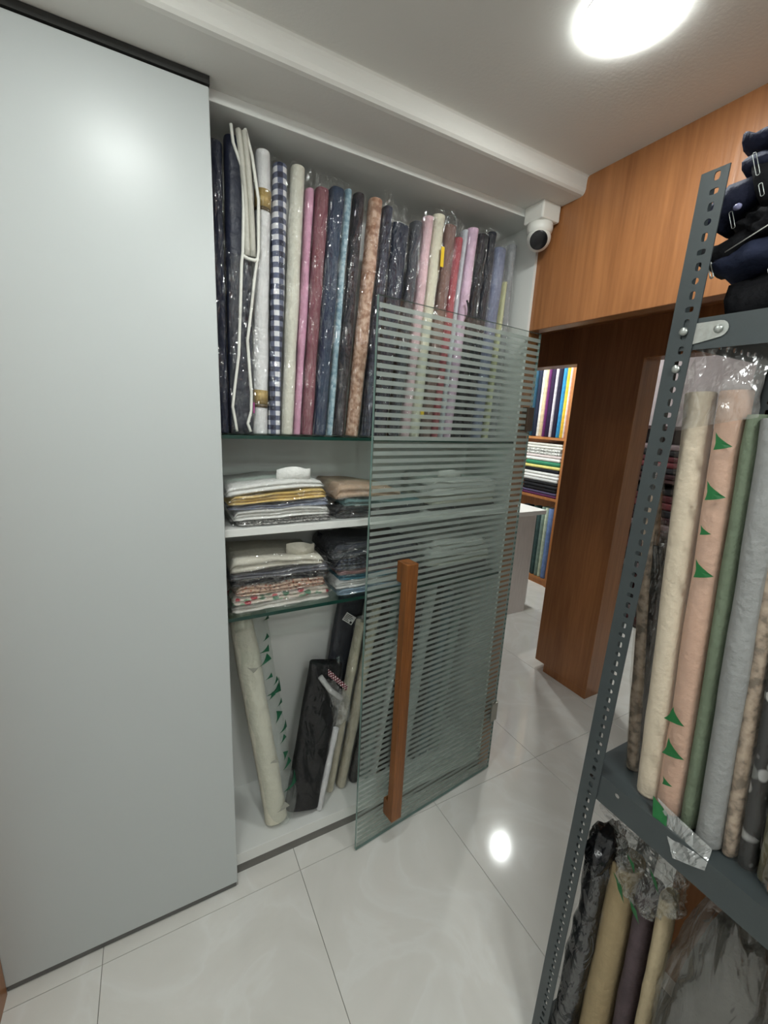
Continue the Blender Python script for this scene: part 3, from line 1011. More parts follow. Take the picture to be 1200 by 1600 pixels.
def stack(items, x0, x1, y0, depth, z0, group):
    zl = zr = z0
    for i, it in enumerate(items):
        lb, mt, tl, tr, kw = it
        dx0, dx1 = kw.pop('dx', (0, 0))
        garment('folded_shirt', lb, 'shirt', x0 + dx0, x1 + dx1, y0 + kw.pop('dy', 0), depth, zl, zr, tl, tr, mt, group=group, seed=len(lb) + i, **kw)
        zl += tl; zr += tr
gs = 'bagged folded shirts on the cabinet shelves'
stack([
 ('grey speckled folded shirt at the base of the pile with the yellow shirt', P_GREYPR, 0.016, 0.020, dict(folds=2, dx=(0.02, 0.01))),
 ('white folded shirt under the blue grey one in the yellow shirt pile', WHITE_F, 0.034, 0.030, dict(folds=3, dx=(0.01, 0.005))),
 ('blue grey folded shirt directly under the yellow shirt', fabric((120, 128, 148)), 0.012, 0.026, dict(folds=2)),
 ('yellow folded shirt in the upper pile', fabric((216, 186, 112), var=0.1), 0.026, 0.034, dict(folds=3, dx=(0.0, -0.012))),
 ('white collared shirt lying on the yellow shirt', WHITE_F, 0.034, 0.022, dict(folds=2, dx=(-0.01, -0.02), collar=(0.335, 0.445, 0.044, WHITE_F), bow=0.006)),
], 0.188, 0.498, 1.262, 0.235, 1.2725, gs)
stack([
 ('glossy black bagged shirt under the teal grey shirt on the white shelf', fabric((28, 30, 36)), 0.036, 0.030, dict(folds=3)),
 ('teal grey folded shirt under the tan shirt', fabric((104, 136, 138)), 0.026, 0.024, dict(folds=2, dx=(0.03, 0))),
 ('tan folded shirt on top of the middle pile of the white shelf', fabric((196, 168, 144), var=0.08), 0.052, 0.030, dict(folds=2, dx=(0.0, -0.09), bow=0.008)),
], 0.528, 0.865, 1.268, 0.23, 1.2725, gs)
stack([
 ('black shirt at the bottom of the white shelf pile behind the glass door', fabric((34, 36, 38)), 0.022, 0.024, dict(folds=2)),
 ('cream shirt in the pile behind the glass door on the white shelf', fabric((206, 204, 190), var=0.06), 0.034, 0.034, dict(folds=2)),
 ('white shirt second from the top behind the glass door on the white shelf', WHITE_F, 0.034, 0.034, dict(folds=2)),
 ('white collared shirt topping the pile behind the glass door on the white shelf', WHITE_F, 0.034, 0.022, dict(folds=2, collar=(0.96, 1.07, 0.03, WHITE_F))),
], 0.915, 1.228, 1.268, 0.23, 1.2725, gs)
stack([
 ('white bagged shirt at the base of the pile with the floral shirt', fabric((216, 214, 206), var=0.06), 0.026, 0.022, dict(folds=2)),
 ('red and green floral folded shirt', P_FLOR, 0.026, 0.026, dict(folds=2)),
 ('peach patterned folded shirt above the floral shirt', P_PEACH, 0.034, 0.034, dict(folds=3, dx=(0.008, -0.01))),
 ('black folded shirt above the peach patterned one', fabric((26, 27, 33)), 0.026, 0.024, dict(folds=2)),
 ('dark grey thin folded shirt under the cream collared shirt', fabric((92, 94, 104)), 0.014, 0.022, dict(folds=2)),
 ('cream collared shirt topping the pile on the lower glass shelf', CREAM_F, 0.048, 0.024, dict(folds=2, dx=(0.0, -0.02), collar=(0.365, 0.462, 0.046, CREAM_F), bow=0.006)),
], 0.188, 0.505, 1.262, 0.235, 0.9925, gs)
stack([
 ('light blue folded shirt at the base of the dark plaid pile', fabric((150, 176, 196)), 0.024, 0.026, dict(folds=3, dx=(0.01, 0))),
 ('white folded shirt above the light blue one', fabric((206, 208, 206), var=0.06), 0.028, 0.026, dict(folds=3)),
 ('teal folded shirt in the dark plaid pile', fabric((36, 104, 124)), 0.022, 0.022, dict(folds=2, dx=(0.015, 0))),
 ('dull rose folded shirt under the dark plaid shirts', fabric((148, 116, 116)), 0.018, 0.02, dict(folds=2, dx=(0.01, 0))),
 ('navy plaid folded shirt with glinting film', P_NVPLAID, 0.04, 0.038, dict(folds=3)),
 ('dark navy folded shirt topping the plaid pile', fabric((36, 40, 52)), 0.05, 0.036, dict(folds=2, dx=(-0.01, 0.0), bow=0.006)),
], 0.532, 0.870, 1.266, 0.23, 0.9925, gs)
stack([
 ('charcoal shirt at the bottom of the glass shelf pile behind the glass door', fabric((44, 46, 48)), 0.024, 0.024, dict(folds=2)),
 ('dark brown grey shirt under the white ones behind the glass door', fabric((74, 70, 68)), 0.028, 0.028, dict(folds=2)),
 ('bagged cream shirt above the dark brown grey one behind the glass door', fabric((206, 206, 196), var=0.06), 0.034, 0.034, dict(folds=2)),
 ('bagged white shirt in the middle of the lower pile behind the glass door', WHITE_F, 0.034, 0.034, dict(folds=2)),
 ('bagged white shirt topping the lower pile behind the glass door', WHITE_F, 0.034, 0.026, dict(folds=2, dx=(0.02, -0.03))),
], 0.925, 1.228, 1.266, 0.23, 0.9925, gs)

# ------------------------------------------------------------------ bottom compartment
ZB = 0.0905
g2 = 'fabric rolls in the bottom compartment'
b, t = (0.325, 1.312, ZB + 0.016), (0.226, 1.400, 0.950)
R_ = roll('fabric_roll', 'thick cream roll in film printed with green triangles leaning on the sliding door side', 'fabric roll', b, t, 0.080, 0.070, fabric((222, 217, 200), var=0.05), None, 2.2, group=g2, seed=41, rough=0.003)
# its loose printed sleeve, wider than the roll
SB, ST = (0.353, 1.290, ZB + 0.006), (0.252, 1.394, 0.952)
def sleeve(parent, b, t, a, c, mat, side=(1, 0, 0), n=2.0, tip=0.0, seed=0, seg=26, fr=34, tipdir=None, name='plastic_sleeve'):
    b, ax, s, d, L = frame(b, t, side)
    v, f = [], []
    for i in range(fr):
        q = i / (fr - 1)
        h = L * q
        k = 1.0
        if tip and q < tip: k = 0.3 + 0.7 * (q / tip) ** 0.7
        for j in range(seg):
            x, y = sup(2 * math.pi * j / seg, n)
            p = b + ax * h + s * (x * a * k) + d * (y * c * k)
            p += (s * x + d * y) * (abs(nz(p, 24, seed)) * 0.008 + nz(p, 9, seed + 3) * 0.005)
            v.append(p)
    for i in range(fr - 1):
        for k in range(seg):
            l = (k + 1) % seg
            f.append((i * seg + k, i * seg + l, (i + 1) * seg + l, (i + 1) * seg + k))
    return obj(name, v, f, mat, parent, smooth=True)
sleeve(R_, SB, ST, 0.056, 0.046, M_FILM_G, tip=0.10, seed=5)
random.seed(4)
sp = []
for k in range(13):
    sp.append((0.26 + 0.045 * k + random.uniform(-.012, .012), random.choice((-52, -40, -66, -30)), random.uniform(0.018, 0.034), random.uniform(60, 140)))
sp += [(0.16, -45, 0.05, 80), (0.54, -48, 0.05, 70)]
flags(R_, SB, ST, (1, 0, 0), 0.056, 0.046, sp, M_GREENINK_D, 2.0, 0.010)
flags(R_, SB, ST, (1, 0, 0), 0.056, 0.046, [(0.66, -118, 0.022, 30), (0.30, -86, 0.020, 200), (0.10, -92, 0.030, 100)], plain('grey_print', (150, 150, 140), 0.5), 2.0, 0.010)

roll('fabric_bolt', 'black flat bolt in shiny film leaning in the bottom compartment', 'fabric bolt', (0.424, 1.306, ZB + 0.026), (0.556, 1.415, 0.650), 0.134, 0.06, fabric((17, 17, 20)), film('black_bolt_film', gloss=0.035, haze=0.0, rough=0.08, scale=9, crinkle=1.6), 3.4, group=g2, seed=21, over=0.02, layers=False, fgap=0.006)
roll('fabric_bolt', 'dark navy flat bolt with a white printed label behind the black bolt', 'fabric bolt', (0.560, 1.435, ZB + 0.03), (0.700, 1.485, 0.945), 0.118, 0.045, fabric((38, 40, 50)), film('navy_bolt_film', gloss=0.03, haze=0.02, rough=0.16, scale=9), 3.4, group=g2, seed=22, over=0.012, layers=False)
navy = [o for o in COL.objects if o.get('label', '').startswith('dark navy flat bolt')][0]
# white label with print lines, lying on the bolt's face near its top
nb, nax, ns, nd, nL = frame((0.560, 1.435, ZB + 0.03), (0.700, 1.485, 0.945), (1, 0, 0))
face = -nd if nd.y > 0 else nd
def labq(u0, u1, h0, h1, lift, tilt=0.5):
    c = nb + nax * (nL - 0.150) + ns * -0.012 + face * (0.0225 + lift)
    uu = (ns * math.cos(tilt) - nax * math.sin(tilt)); vv = (ns * math.sin(tilt) + nax * math.cos(tilt))
    q = [c + uu * u0 + vv * h0, c + uu * u1 + vv * h0, c + uu * u1 + vv * h1, c + uu * u0 + vv * h1]
    return [p - face * 0.0008 for p in q] + q
lab = obj('white_label', labq(-0.026, 0.026, -0.018, 0.018, 0.012), BOXF, M_LABEL, navy)
for (u0, u1, h) in ((-0.022, 0.008, 0.012), (-0.022, 0.016, 0.006), (-0.022, 0.012, 0.000), (-0.022, -0.002, -0.006), (-0.022, 0.004, -0.012)):
    obj('print_line', labq(u0, u1, h - 0.0012, h + 0.0012, 0.0128), BOXF, M_INK, lab)
obj('print_line', labq(0.011, 0.021, -0.015, -0.006, 0.0128), BOXF, M_INK, lab)

roll('fabric_roll', 'thin white roll with crumpled film leaning on the black bolt', 'fabric roll', (0.487, 1.283, ZB + 0.004), (0.568, 1.325, 0.405), 0.022, 0.022, fabric((216, 216, 218), var=0.05), M_FILM_H, 2.0, group=g2, seed=23, over=0.03)
T = empty('crumpled_wrap', (0.555, 1.345, 0.40), 'crumpled clear plastic wrap with a red and white woven edge above the black bolt', 'plastic wrap')
lump('film_bundle', (0.588, 1.338, 0.478), (0.036, 0.030, 0.058), M_FILM_H, T, 0.4, 9, 3.0)
sheet('film_fold', [(0.505, 1.330, 0.640), (0.560, 1.325, 0.560), (0.620, 1.318, 0.430), (0.560, 1.330, 0.500)], 12, 12, M_FILM_H, T, 0.02, 16, 3)
tube('white_tape', [(0.500, 1.330, 0.650), (0.516, 1.318, 0.622), (0.535, 1.312, 0.592), (0.56, 1.312, 0.565), (0.584, 1.315, 0.54)], 0.010, film('rolled_film', gloss=0.1, haze=0.42, rough=0.12, scale=30, hazecol=(0.8, 0.8, 0.79)), T)
sheet('woven_edge', [(0.522, 1.318, 0.660), (0.600, 1.308, 0.572), (0.608, 1.314, 0.586), (0.530, 1.326, 0.676)], 20, 5, pattern('red_white_weave', 'gingham', [(214, 206, 206), (120, 60, 68), (70, 22, 32)], 110), T, 0.006, 60, 8)
sheet('film_fold', [(0.512, 1.312, 0.655), (0.610, 1.300, 0.560), (0.628, 1.312, 0.400), (0.548, 1.318, 0.520)], 14, 14, M_FILM_H, T, 0.03, 20, 13)

for i, (lb, bx, tx, y, wd, tz, mt, fm) in enumerate([
 ('ivory roll next to the thin white roll in the bottom compartment', 0.553, 0.700, 1.352, 0.036, 0.80, fabric((196, 188, 164), var=0.08), M_FILM_H),
 ('second ivory roll half behind the glass door edge', 0.606, 0.770, 1.350, 0.042, 0.86, fabric((190, 182, 160), var=0.08), M_FILM_H),
 ('dark charcoal roll under the wooden pull, seen through the glass', 0.664, 0.815, 1.352, 0.044, 0.86, fabric((52, 50, 50)), M_FILM),
 ('grey green roll right of the wooden pull, seen through the glass', 0.716, 0.862, 1.352, 0.045, 0.90, fabric((112, 128, 124)), M_FILM),
 ('thin white roll seen through the glass beside a black roll', 0.757, 0.905, 1.348, 0.022, 0.88, fabric((214, 216, 214), var=0.05), M_FILM),
 ('black roll seen through the glass beside a thin white roll', 0.798, 0.948, 1.352, 0.045, 0.90, fabric((30, 30, 32)), M_FILM),
 ('brown black roll seen through the glass beside the wide pale grey roll', 0.846, 0.992, 1.352, 0.036, 0.90, fabric((62, 54, 52)), M_FILM),
 ('wide pale grey roll seen through the glass', 0.900, 1.040, 1.350, 0.058, 0.905, fabric((178, 184, 182), var=0.08), M_FILM),
 ('slim dark green roll seen through the glass beside the pale grey roll', 0.955, 1.090, 1.352, 0.036, 0.89, fabric((36, 44, 42)), M_FILM),
 ('wide slate teal roll seen through the glass', 1.010, 1.140, 1.352, 0.058, 0.86, fabric((110, 128, 132)), M_FILM),
 ('pale green grey roll nearest the end panel in the bottom compartment', 1.075, 1.200, 1.352, 0.055, 0.84, fabric((150, 164, 160)), M_FILM),
]):
    roll('fabric_roll', lb, 'fabric roll', (bx, y, ZB + 0.008), (tx, y + 0.06, tz), wd * 0.9, 0.05, mt, fm, 2.2, group=g2, seed=60 + i, over=0.03, fgap=0.0025)

# ------------------------------------------------------------------ slotted-angle rack
XK0, XK1 = 0.780, 1.150
YR1, YR0 = 0.440, -0.47
rack = empty('slotted_angle_rack', ((XK0 + XK1) / 2, 0, 0), 'dark grey steel rack of slotted angle posts and pressed shelves', 'rack')
def slotted(o, u, v, nrm, W, L, pitch, hc, holes, th=0.0022, pattern_=('o', 'v', 'h', 'v'), only=None):
    """flat strip with punched holes: o corner, u width dir, v length dir"""
    o, u, v, nrm = Vector(o), Vector(u).normalized(), Vector(v).normalized(), Vector(nrm).normalized() * th
    verts, faces = [], []
    n = max(1, int(L / pitch))
    ph = L / n
    for i in range(n):
        kind = pattern_[i % len(pattern_)]
        hw, hh = {'o': (0.0050, 0.0050), 'v': (0.0042, 0.0062), 'h': (0.0062, 0.0042)}[kind]
        c0, c1 = i * ph, (i + 1) * ph
        cy = (c0 + c1) / 2
        if only is not None and i not in only:
            k = len(verts)
            for w_ in (0, 1):
                for (a, b_) in ((0, c0), (W, c0), (W, c1), (0, c1)):
                    verts.append(o + u * a + v * b_ + nrm * w_)
            for f in BOXF: faces.append(tuple(k + q for q in f))
            continue
        angs = [2 * math.pi * q / 12 for q in range(12)] + [math.atan2(y - cy, x - hc) % (2 * math.pi) for x in (0, W) for y in (c0, c1)]
        angs = sorted(set(round(a, 5) for a in angs))
        m_ = len(angs)
        k = len(verts)
        for w_ in (0, 1):
            for a in angs:
                ca, sa = math.cos(a), math.sin(a)
                ex = 2.0 if kind == 'o' else 4.0
                r = (abs(ca / hw) ** ex + abs(sa / hh) ** ex) ** (-1 / ex)
                verts.append(o + u * (hc + r * ca) + v * (cy + r * sa) + nrm * w_)
            for a in angs:
                ca, sa = math.cos(a), math.sin(a)
                tt = []
                if ca > 1e-6: tt.append((W - hc) / ca)
                if ca < -1e-6: tt.append(-hc / ca)
                if sa > 1e-6: tt.append((c1 - cy) / sa)
                if sa < -1e-6: tt.append((c0 - cy) / sa)
                r = min(tt)
                verts.append(o + u * (hc + r * ca) + v * (cy + r * sa) + nrm * w_)
        for q in range(m_):
            l = (q + 1) % m_
            A, B, C_, D = k, k + m_, k + 2 * m_, k + 3 * m_
            faces.append((A + q, A + l, B + l, B + q))
            faces.append((C_ + l, C_ + q, D + q, D + l))
            faces.append((A + l, A + q, C_ + q, C_ + l))
            faces.append((B + q, B + l, D + l, D + q))
    return verts, faces

def upright(x, y, sx, sy, lean):
    """L post: one flange in the plane x, running -sy along Y; the other in the plane y, running along X"""
    vd = Vector((0, lean, 1))
    base = Vector((x, y - lean * 2.0, 0))
    Lh = 2.006
    v1, f1 = slotted(base, (0, -sy, 0), vd, (sx, 0, 0), 0.039, Lh, 0.0207, 0.0235, True)
    v2, f2 = slotted(base + Vector((sx * 0.0012, -sy * 0.0003, 0)), (sx, 0, 0), vd, (0, -sy, 0), 0.039, Lh, 0.0207, 0.0235, True)
    n = len(v1)
    return obj('upright', v1 + v2, f1 + [tuple(n + i for i in f) for f in f2], M_RACK, rack)
upright(XK0, YR1, 1, 1, -0.0145)
upright(XK1, YR1, -1, 1, -0.0145)
upright(XK0, YR0, 1, -1, -0.0145)
upright(XK1, YR0, -1, -1, -0.0145)
for zt, lipd in ((0.11, 0.045), (0.905, 0.062), (1.792, 0.048)):
    ly = -0.0145 * (zt - 2.0)
    ya, yb = YR1 - 0.004 + ly, YR0 + 0.004 + ly
    xa, xb = XK0 + 0.0028, XK1 - 0.0028
    v, f = [], []
    def add(vs, fs):
        n = len(v)
        v.extend(vs); f.extend([tuple(n + i for i in q) for q in fs])
    add(boxv(xa + 0.002, xb - 0.002, yb + 0.002, ya - 0.002, zt - 0.003, zt - 0.0003), BOXF)
    # front lip towards the aisle, with two end holes
    vs, fs = slotted((xa, ya, zt), (0, 0, -1), (0, -1, 0), (1, 0, 0), lipd, ya - yb, 0.0285, 0.018, True, 0.002, ('o', 'o'), only=(0, 2))
    add(vs, fs)
    vs, fs = slotted((xa + 0.001, ya - 0.0003, zt - 0.0002), (0, 0, -1), (1, 0, 0), (0, -1, 0), lipd * 0.75, xb - xa - 0.0015, 0.026, 0.022, True, 0.002)
    add(vs, fs)
    add(boxv(xb - 0.002, xb, yb + 0.0025, ya - 0.0025, zt - lipd, zt - 0.0001), BOXF)
    add(boxv(xa + 0.0025, xb - 0.0002, yb + 0.0002, yb + 0.002, zt - lipd, zt - 0.0002), BOXF)
    obj('shelf', v, f, M_RACK, rack)
# gusset plate and bolts on the visible post
def gusset(zt):
    yy = YR1 - 0.039
    pts = []
    for (a, b_) in ((0.006, -0.004), (-0.030, -0.004)):
        pts.append((a, b_))
    for k in range(9):
        an = math.pi / 2 - math.pi * k / 8
        pts.append((-0.030 - 0.013 * math.cos(an), -0.0165 + 0.0125 * math.sin(an)))
    pts += [(-0.02, -0.031), (0.006, -0.036)]
    out = []
    for q in pts:
        if not out or (abs(q[0] - out[-1][0]) + abs(q[1] - out[-1][1])) > 1e-5: out.append(q)
    n = len(out)
    x0, x1 = XK0 + 0.0004, XK0 + 0.0024
    vs = [(x0, yy + a, zt - 0.004 + b_) for a, b_ in out] + [(x1, yy + a, zt - 0.004 + b_) for a, b_ in out]
    fs = [tuple(range(n)), tuple(range(2 * n - 1, n - 1, -1))] + [(i, (i + 1) % n, n + (i + 1) % n, n + i) for i in range(n)]
    g = obj('gusset_plate', vs, fs, M_STEEL, rack)
    lathe('bolt', [(0.0062, 0.0), (0.0062, 0.003), (0.005, 0.005), (0.002, 0.006)], (XK0 + 0.0005, yy - 0.030, zt - 0.0205), (-1, 0, 0), M_STEEL, g, 14)
gusset(1.792)
for zb in (1.7735, 1.7150):
    lathe('bolt', [(0.0066, 0.0), (0.0066, 0.003), (0.0054, 0.005), (0.002, 0.006)], (XK0, YR1 - 0.0225 + 0.0145 * (2.0 - zb), zb), (-1, 0, 0), M_STEEL, rack, 14)

# rolls on the rack's middle shelf; the side axis runs along the aisle
g3 = 'fabric rolls on the middle shelf of the grey rack'
ZM = 0.9058
SY = (0, -1, 0)
P_BW = pattern('black_white_print', 'floral', [(40, 40, 42), (176, 178, 180), (30, 34, 34), (120, 124, 124), (200, 200, 200)], 38)
P_TANF = pattern('beige_print', 'mottle', [(120, 108, 96), (166, 148, 132), (186, 168, 150)], 60)
rr = [
 ('slim beige roll in tied film right behind the grey rack post', 0.862, 0.397, 0.842, 0.452, 1.50, 0.026, 0.03, P_TANF, M_FILM_D),
 ('dark brown shiny roll between the slim beige roll and the cream roll', 0.868, 0.371, 0.850, 0.424, 1.40, 0.032, 0.034, plain('brown_shiny', (48, 42, 40), 0.3, 0, 0.2, 30, 0.8, 30), M_FILM),
 ('cream roll with straight cut top on the rack beside the peach roll', 0.832, 0.345, 0.832, 0.401, 1.680, 0.040, 0.050, fabric((214, 199, 176), var=0.04), None),
 ('peach pink roll on the rack beside the cream roll', 0.836, 0.306, 0.836, 0.352, 1.682, 0.043, 0.055, fabric((198, 160, 138), var=0.06), None),
 ('sage green roll on the rack', 0.838, 0.272, 0.838, 0.316, 1.645, 0.026, 0.055, fabric((112, 124, 104), var=0.08), None),
 ('light grey thick roll on the rack beside the sage roll', 0.832, 0.238, 0.832, 0.286, 1.640, 0.040, 0.060, fabric((146, 147, 146), var=0.06), None),
 ('brown grey slim roll on the rack beside the light grey one', 0.840, 0.210, 0.840, 0.262, 1.560, 0.022, 0.045, P_TANF, M_FILM_D),
 ('black and white printed roll on the rack', 0.846, 0.187, 0.846, 0.236, 1.560, 0.026, 0.05, P_BW, M_FILM_D),
 ('olive grey roll on the rack beside the rust brown roll', 0.846, 0.161, 0.846, 0.207, 1.540, 0.024, 0.05, fabric((104, 100, 78)), M_FILM),
 ('rust brown roll on the rack', 0.834, 0.140, 0.834, 0.184, 1.560, 0.030, 0.055, fabric((154, 96, 50)), M_FILM),
 ('pale lilac roll in film at the cut end of the rack row', 0.838, 0.110, 0.838, 0.150, 1.560, 0.034, 0.055, fabric((222, 202, 216)), M_FILM_H),
 ('pale grey roll behind the lilac one on the rack', 0.840, 0.066, 0.840, 0.100, 1.540, 0.044, 0.055, fabric((190, 188, 190)), M_FILM_H),
]
for i, (lb, bx, by, tx, ty, tz, wd, dp, mt, fm) in enumerate(rr):
    R_ = roll('fabric_roll', lb, 'fabric roll', (bx, by, ZM + 0.003), (tx, ty, tz), wd, dp, mt, fm, 2.3, SY, g3, 0.05, seed=80 + i, rough=0.0012, fgap=0.002)
# creases on the peach and light grey rolls are soft ridges: the sleeve around the four rolls
sl = empty('printed_sleeve', (0.83, 0.29, ZM), 'clear sleeve printed with green flags around the cream and peach rolls on the rack', 'plastic sleeve')
SB2, ST2 = (0.834, 0.327, ZM + 0.004), (0.834, 0.378, 1.695)
sleeve(sl, SB2, ST2, 0.047, 0.036, film('rack_sleeve_film', gloss=0.035, haze=0.05, rough=0.3, scale=10, crinkle=0.6, hazecol=(0.75, 0.7, 0.66)), SY, 2.6, 0, 12, name='film_tube')
fb, fax, fs_, fd, fL = frame(SB2, ST2, SY)
ang0 = -90 if (fd.x > 0) else 90
flags(sl, SB2, ST2, SY, 0.047, 0.036, [(h, ang0 + da + 21, sz, tw) for h, da, sz, tw in ((0.690, -2, 0.022, 0), (0.610, -4, 0.025, 0), (0.545, -4, 0.013, 0), (0.478, -4, 0.025, 0), (0.205, -12, 0.024, -15), (0.140, -10, 0.028, -8), (0.072, -6, 0.013, 0))], M_GREENINK, 2.6, 0.0075)
# gathered film rising from the sleeve to the shelf above, and its flat end over the shelf edge
fm_top = film('loose_film', tint=(0.93, 0.93, 0.92), gloss=0.13, haze=0.12, rough=0.2, scale=14, hazecol=(0.62, 0.6, 0.58))
sheet('loose_top', [(0.800, 0.432, 1.610), (0.796, 0.300, 1.640), (0.802, 0.310, 1.775), (0.800, 0.402, 1.770)], 22, 18, fm_top, sl, 0.016, 18, 4)
sheet('loose_top', [(0.806, 0.436, 1.560), (0.796, 0.410, 1.600), (0.798, 0.398, 1.765), (0.800, 0.412, 1.775)], 12, 16, fm_top, sl, 0.016, 22, 14)
sheet('flat_end', [(0.800, 0.318, 0.935), (0.795, 0.222, 0.922), (0.7745, 0.218, 0.893), (0.7725, 0.264, 0.868)], 14, 10, film('flap_film', gloss=0.2, haze=0.3, rough=0.2, scale=24, hazecol=(0.7, 0.72, 0.7)), sl, 0.004, 24, 6)
sheet('green_end', [(0.797, 0.324, 0.935), (0.795, 0.296, 0.924), (0.785, 0.288, 0.905), (0.784, 0.312, 0.905)], 6, 4, M_GREENINK, sl, 0.003, 30, 2)

# rolls on the bottom shelf
g4 = 'fabric rolls on the bottom shelf of the grey rack'
ZL = 0.1108
roll('fabric_roll', 'tan beige thick roll on the rack bottom shelf', 'fabric roll', (0.850, 0.355, ZL + 0.004), (0.872, 0.372, 0.680), 0.058, 0.08, fabric((158, 140, 108), var=0.06), None, 2.3, SY, g4, seed=101)
roll('fabric_roll', 'dark plum roll beside the tan roll on the rack bottom shelf', 'fabric roll', (0.862, 0.298, ZL + 0.004), (0.880, 0.322, 0.660), 0.040, 0.07, fabric((84, 72, 76)), None, 2.3, SY, g4, seed=102)
roll('fabric_roll', 'slim beige roll by the dusty grey bundle on the rack bottom shelf', 'fabric roll', (0.848, 0.258, ZL + 0.004), (0.862, 0.283, 0.700), 0.026, 0.05, fabric((186, 170, 140), var=0.06), None, 2.3, SY, g4, seed=103)
T = roll('fabric_roll', 'black polythene wrapped roll behind the rack post on the bottom shelf', 'fabric roll', (0.828, 0.412, ZL + 0.004), (0.850, 0.416, 0.640), 0.056, 0.070, M_BLACKBAG, film('black_roll_film', gloss=0.07, haze=0.0, rough=0.06, scale=22, crinkle=1.5), 2.6, SY, g4, seed=104, over=0.04, rough=0.006)
lump('bag_knot', (0.852, 0.414, 0.682), (0.045, 0.028, 0.050), M_BLACKBAG, T, 0.5, 9, 5.0, sub=4)
T = empty('bagged_bundle', (0.90, 0.190, ZL), 'large dusty grey plastic bagged bundle on the rack bottom shelf', 'fabric bundle')
lump('cloth_bundle', (0.895, 0.172, 0.445), (0.080, 0.070, 0.330), fabric((70, 68, 62)), T, 0.12, 5, 8.4, sub=4, squash=1.0, ridge=0.2)
lump('plastic_bag', (0.890, 0.180, 0.455), (0.095, 0.082, 0.340), M_FILM_BIG, T, 0.16, 9, 8.4, sub=5, squash=1.0, ridge=0.6)
T = empty('crumpled_film', (0.86, 0.35, 0.67), 'crumpled clear film with green marks over the tan roll end', 'plastic film')
lump('film_bundle', (0.862, 0.326, 0.700), (0.040, 0.060, 0.075), film('knotted_film', tint=(0.93, 0.94, 0.935), gloss=0.14, haze=0.08, rough=0.07, scale=26, crinkle=1.6, hazecol=(0.5, 0.52, 0.5)), T, 0.45, 11, 2.0, sub=5)
lump('film_bundle', (0.900, 0.400, 0.790), (0.055, 0.050, 0.045), M_FILM_H, T, 0.5, 10, 7.0, sub=4)
for k, (y, z_, r_) in enumerate(((0.358, 0.655, 0.018), (0.322, 0.640, 0.016), (0.300, 0.745, 0.014), (0.345, 0.735, 0.012))):
    sheet('green_mark', [(0.822, y + r_, z_ + r_), (0.818, y - r_ * 0.4, z_ + r_ * 0.3), (0.818, y - r_, z_ - r_ * 1.3), (0.820, y, z_ - r_ * 0.4)], 4, 4, M_GREENINK, T, 0.003, 30, k)

# dark garments heaped on the rack's top shelf, with metal hooks and pins
g5 = 'dark garments heaped on the top of the grey rack'
ZT = 1.7925
def fold(name, pts, wd, th, mat, parent, seed=0):
    """a thick folded cloth flap along a path of (x,y,z), width along X"""
    v, f = [], []
    P = [Vector(p) for p in pts]
    seg = 12
    n = 0
    path = []
    for i in range(len(P) - 1):
        for k in range(5): path.append(P[i].lerp(P[i + 1], k / 5))
    path.append(P[-1])
    for i, p in enumerate(path):
        a = path[max(i - 1, 0)]; c = path[min(i + 1, len(path) - 1)]
        t_ = (c - a).normalized()
        s = Vector((1, 0.15, 0)); s = (s - t_ * s.dot(t_)).normalized()
        u = s.cross(t_)
        for k in range(seg):
            x, y = sup(2 * math.pi * k / seg, 3)
            q = p + s * (x * wd / 2) + u * (y * th / 2)
            q += u * nz(q, 26, seed) * th * 0.3 + s * nz(q, 20, seed + 3) * 0.01 + u * nz(q, 60, seed + 9) * 0.006
            v.append(q)
    m_ = len(path)
    for i in range(m_ - 1):
        for k in range(seg):
            l = (k + 1) % seg
            f.append((i * seg + k, i * seg + l, (i + 1) * seg + l, (i + 1) * seg + k))
    f.append(tuple(range(seg - 1, -1, -1))); f.append(tuple((m_ - 1) * seg + k for k in range(seg)))
    return obj(name, v, f, mat, parent, smooth=True)
NAVY_G = fabric((30, 33, 52)); BLACK_G = fabric((17, 17, 21)); NAVY2 = fabric((40, 46, 68))
def pin(parent, c, L, r=0.0005, turn=0.35):
    c = Vector(c)
    L *= 0.65
    pts = []
    w_ = 0.0024
    for k in range(9):
        a = math.pi * k / 8
        pts.append(c + Vector((0, w_ * math.cos(a), w_ * math.sin(a))))
    for k in range(9):
        a = math.pi + math.pi * k / 8
        pts.append(c + Vector((0, w_ * math.cos(a) - L * turn, -L + w_ * math.sin(a))))
    tube('metal_hook', pts, r, M_STEEL, parent, 6, closed=True)
T = empty('folded_garment', (0.95, 0.35, ZT), 'thick black folded garment lying flat on the rack top', 'garment', g5)
fold('cloth_fold', [(0.95, 0.405, ZT + 0.04), (0.95, 0.36, ZT + 0.045), (0.95, 0.20, ZT + 0.045), (0.95, -0.1, ZT + 0.045)], 0.20, 0.085, BLACK_G, T, 1)
pin(T, (0.846, 0.350, ZT + 0.070), 0.060)
T = empty('folded_garment', (0.95, 0.33, ZT + 0.085), 'navy garment with a pale stitched edge in the middle of the rack top heap', 'garment', g5)
fold('cloth_fold', [(0.93, 0.428, ZT + 0.096), (0.93, 0.38, ZT + 0.104), (0.93, 0.25, ZT + 0.118), (0.93, -0.1, ZT + 0.115)], 0.18, 0.046, NAVY2, T, 2)
tube('stitched_edge', [(0.842, 0.415, ZT + 0.110), (0.838, 0.36, ZT + 0.132), (0.838, 0.27, ZT + 0.146)], 0.0009, M_PIPING, T, 6)
T = empty('folded_garment', (0.95, 0.36, ZT + 0.1), 'black garment with a dangling zip hook beside the rack post', 'garment', g5)
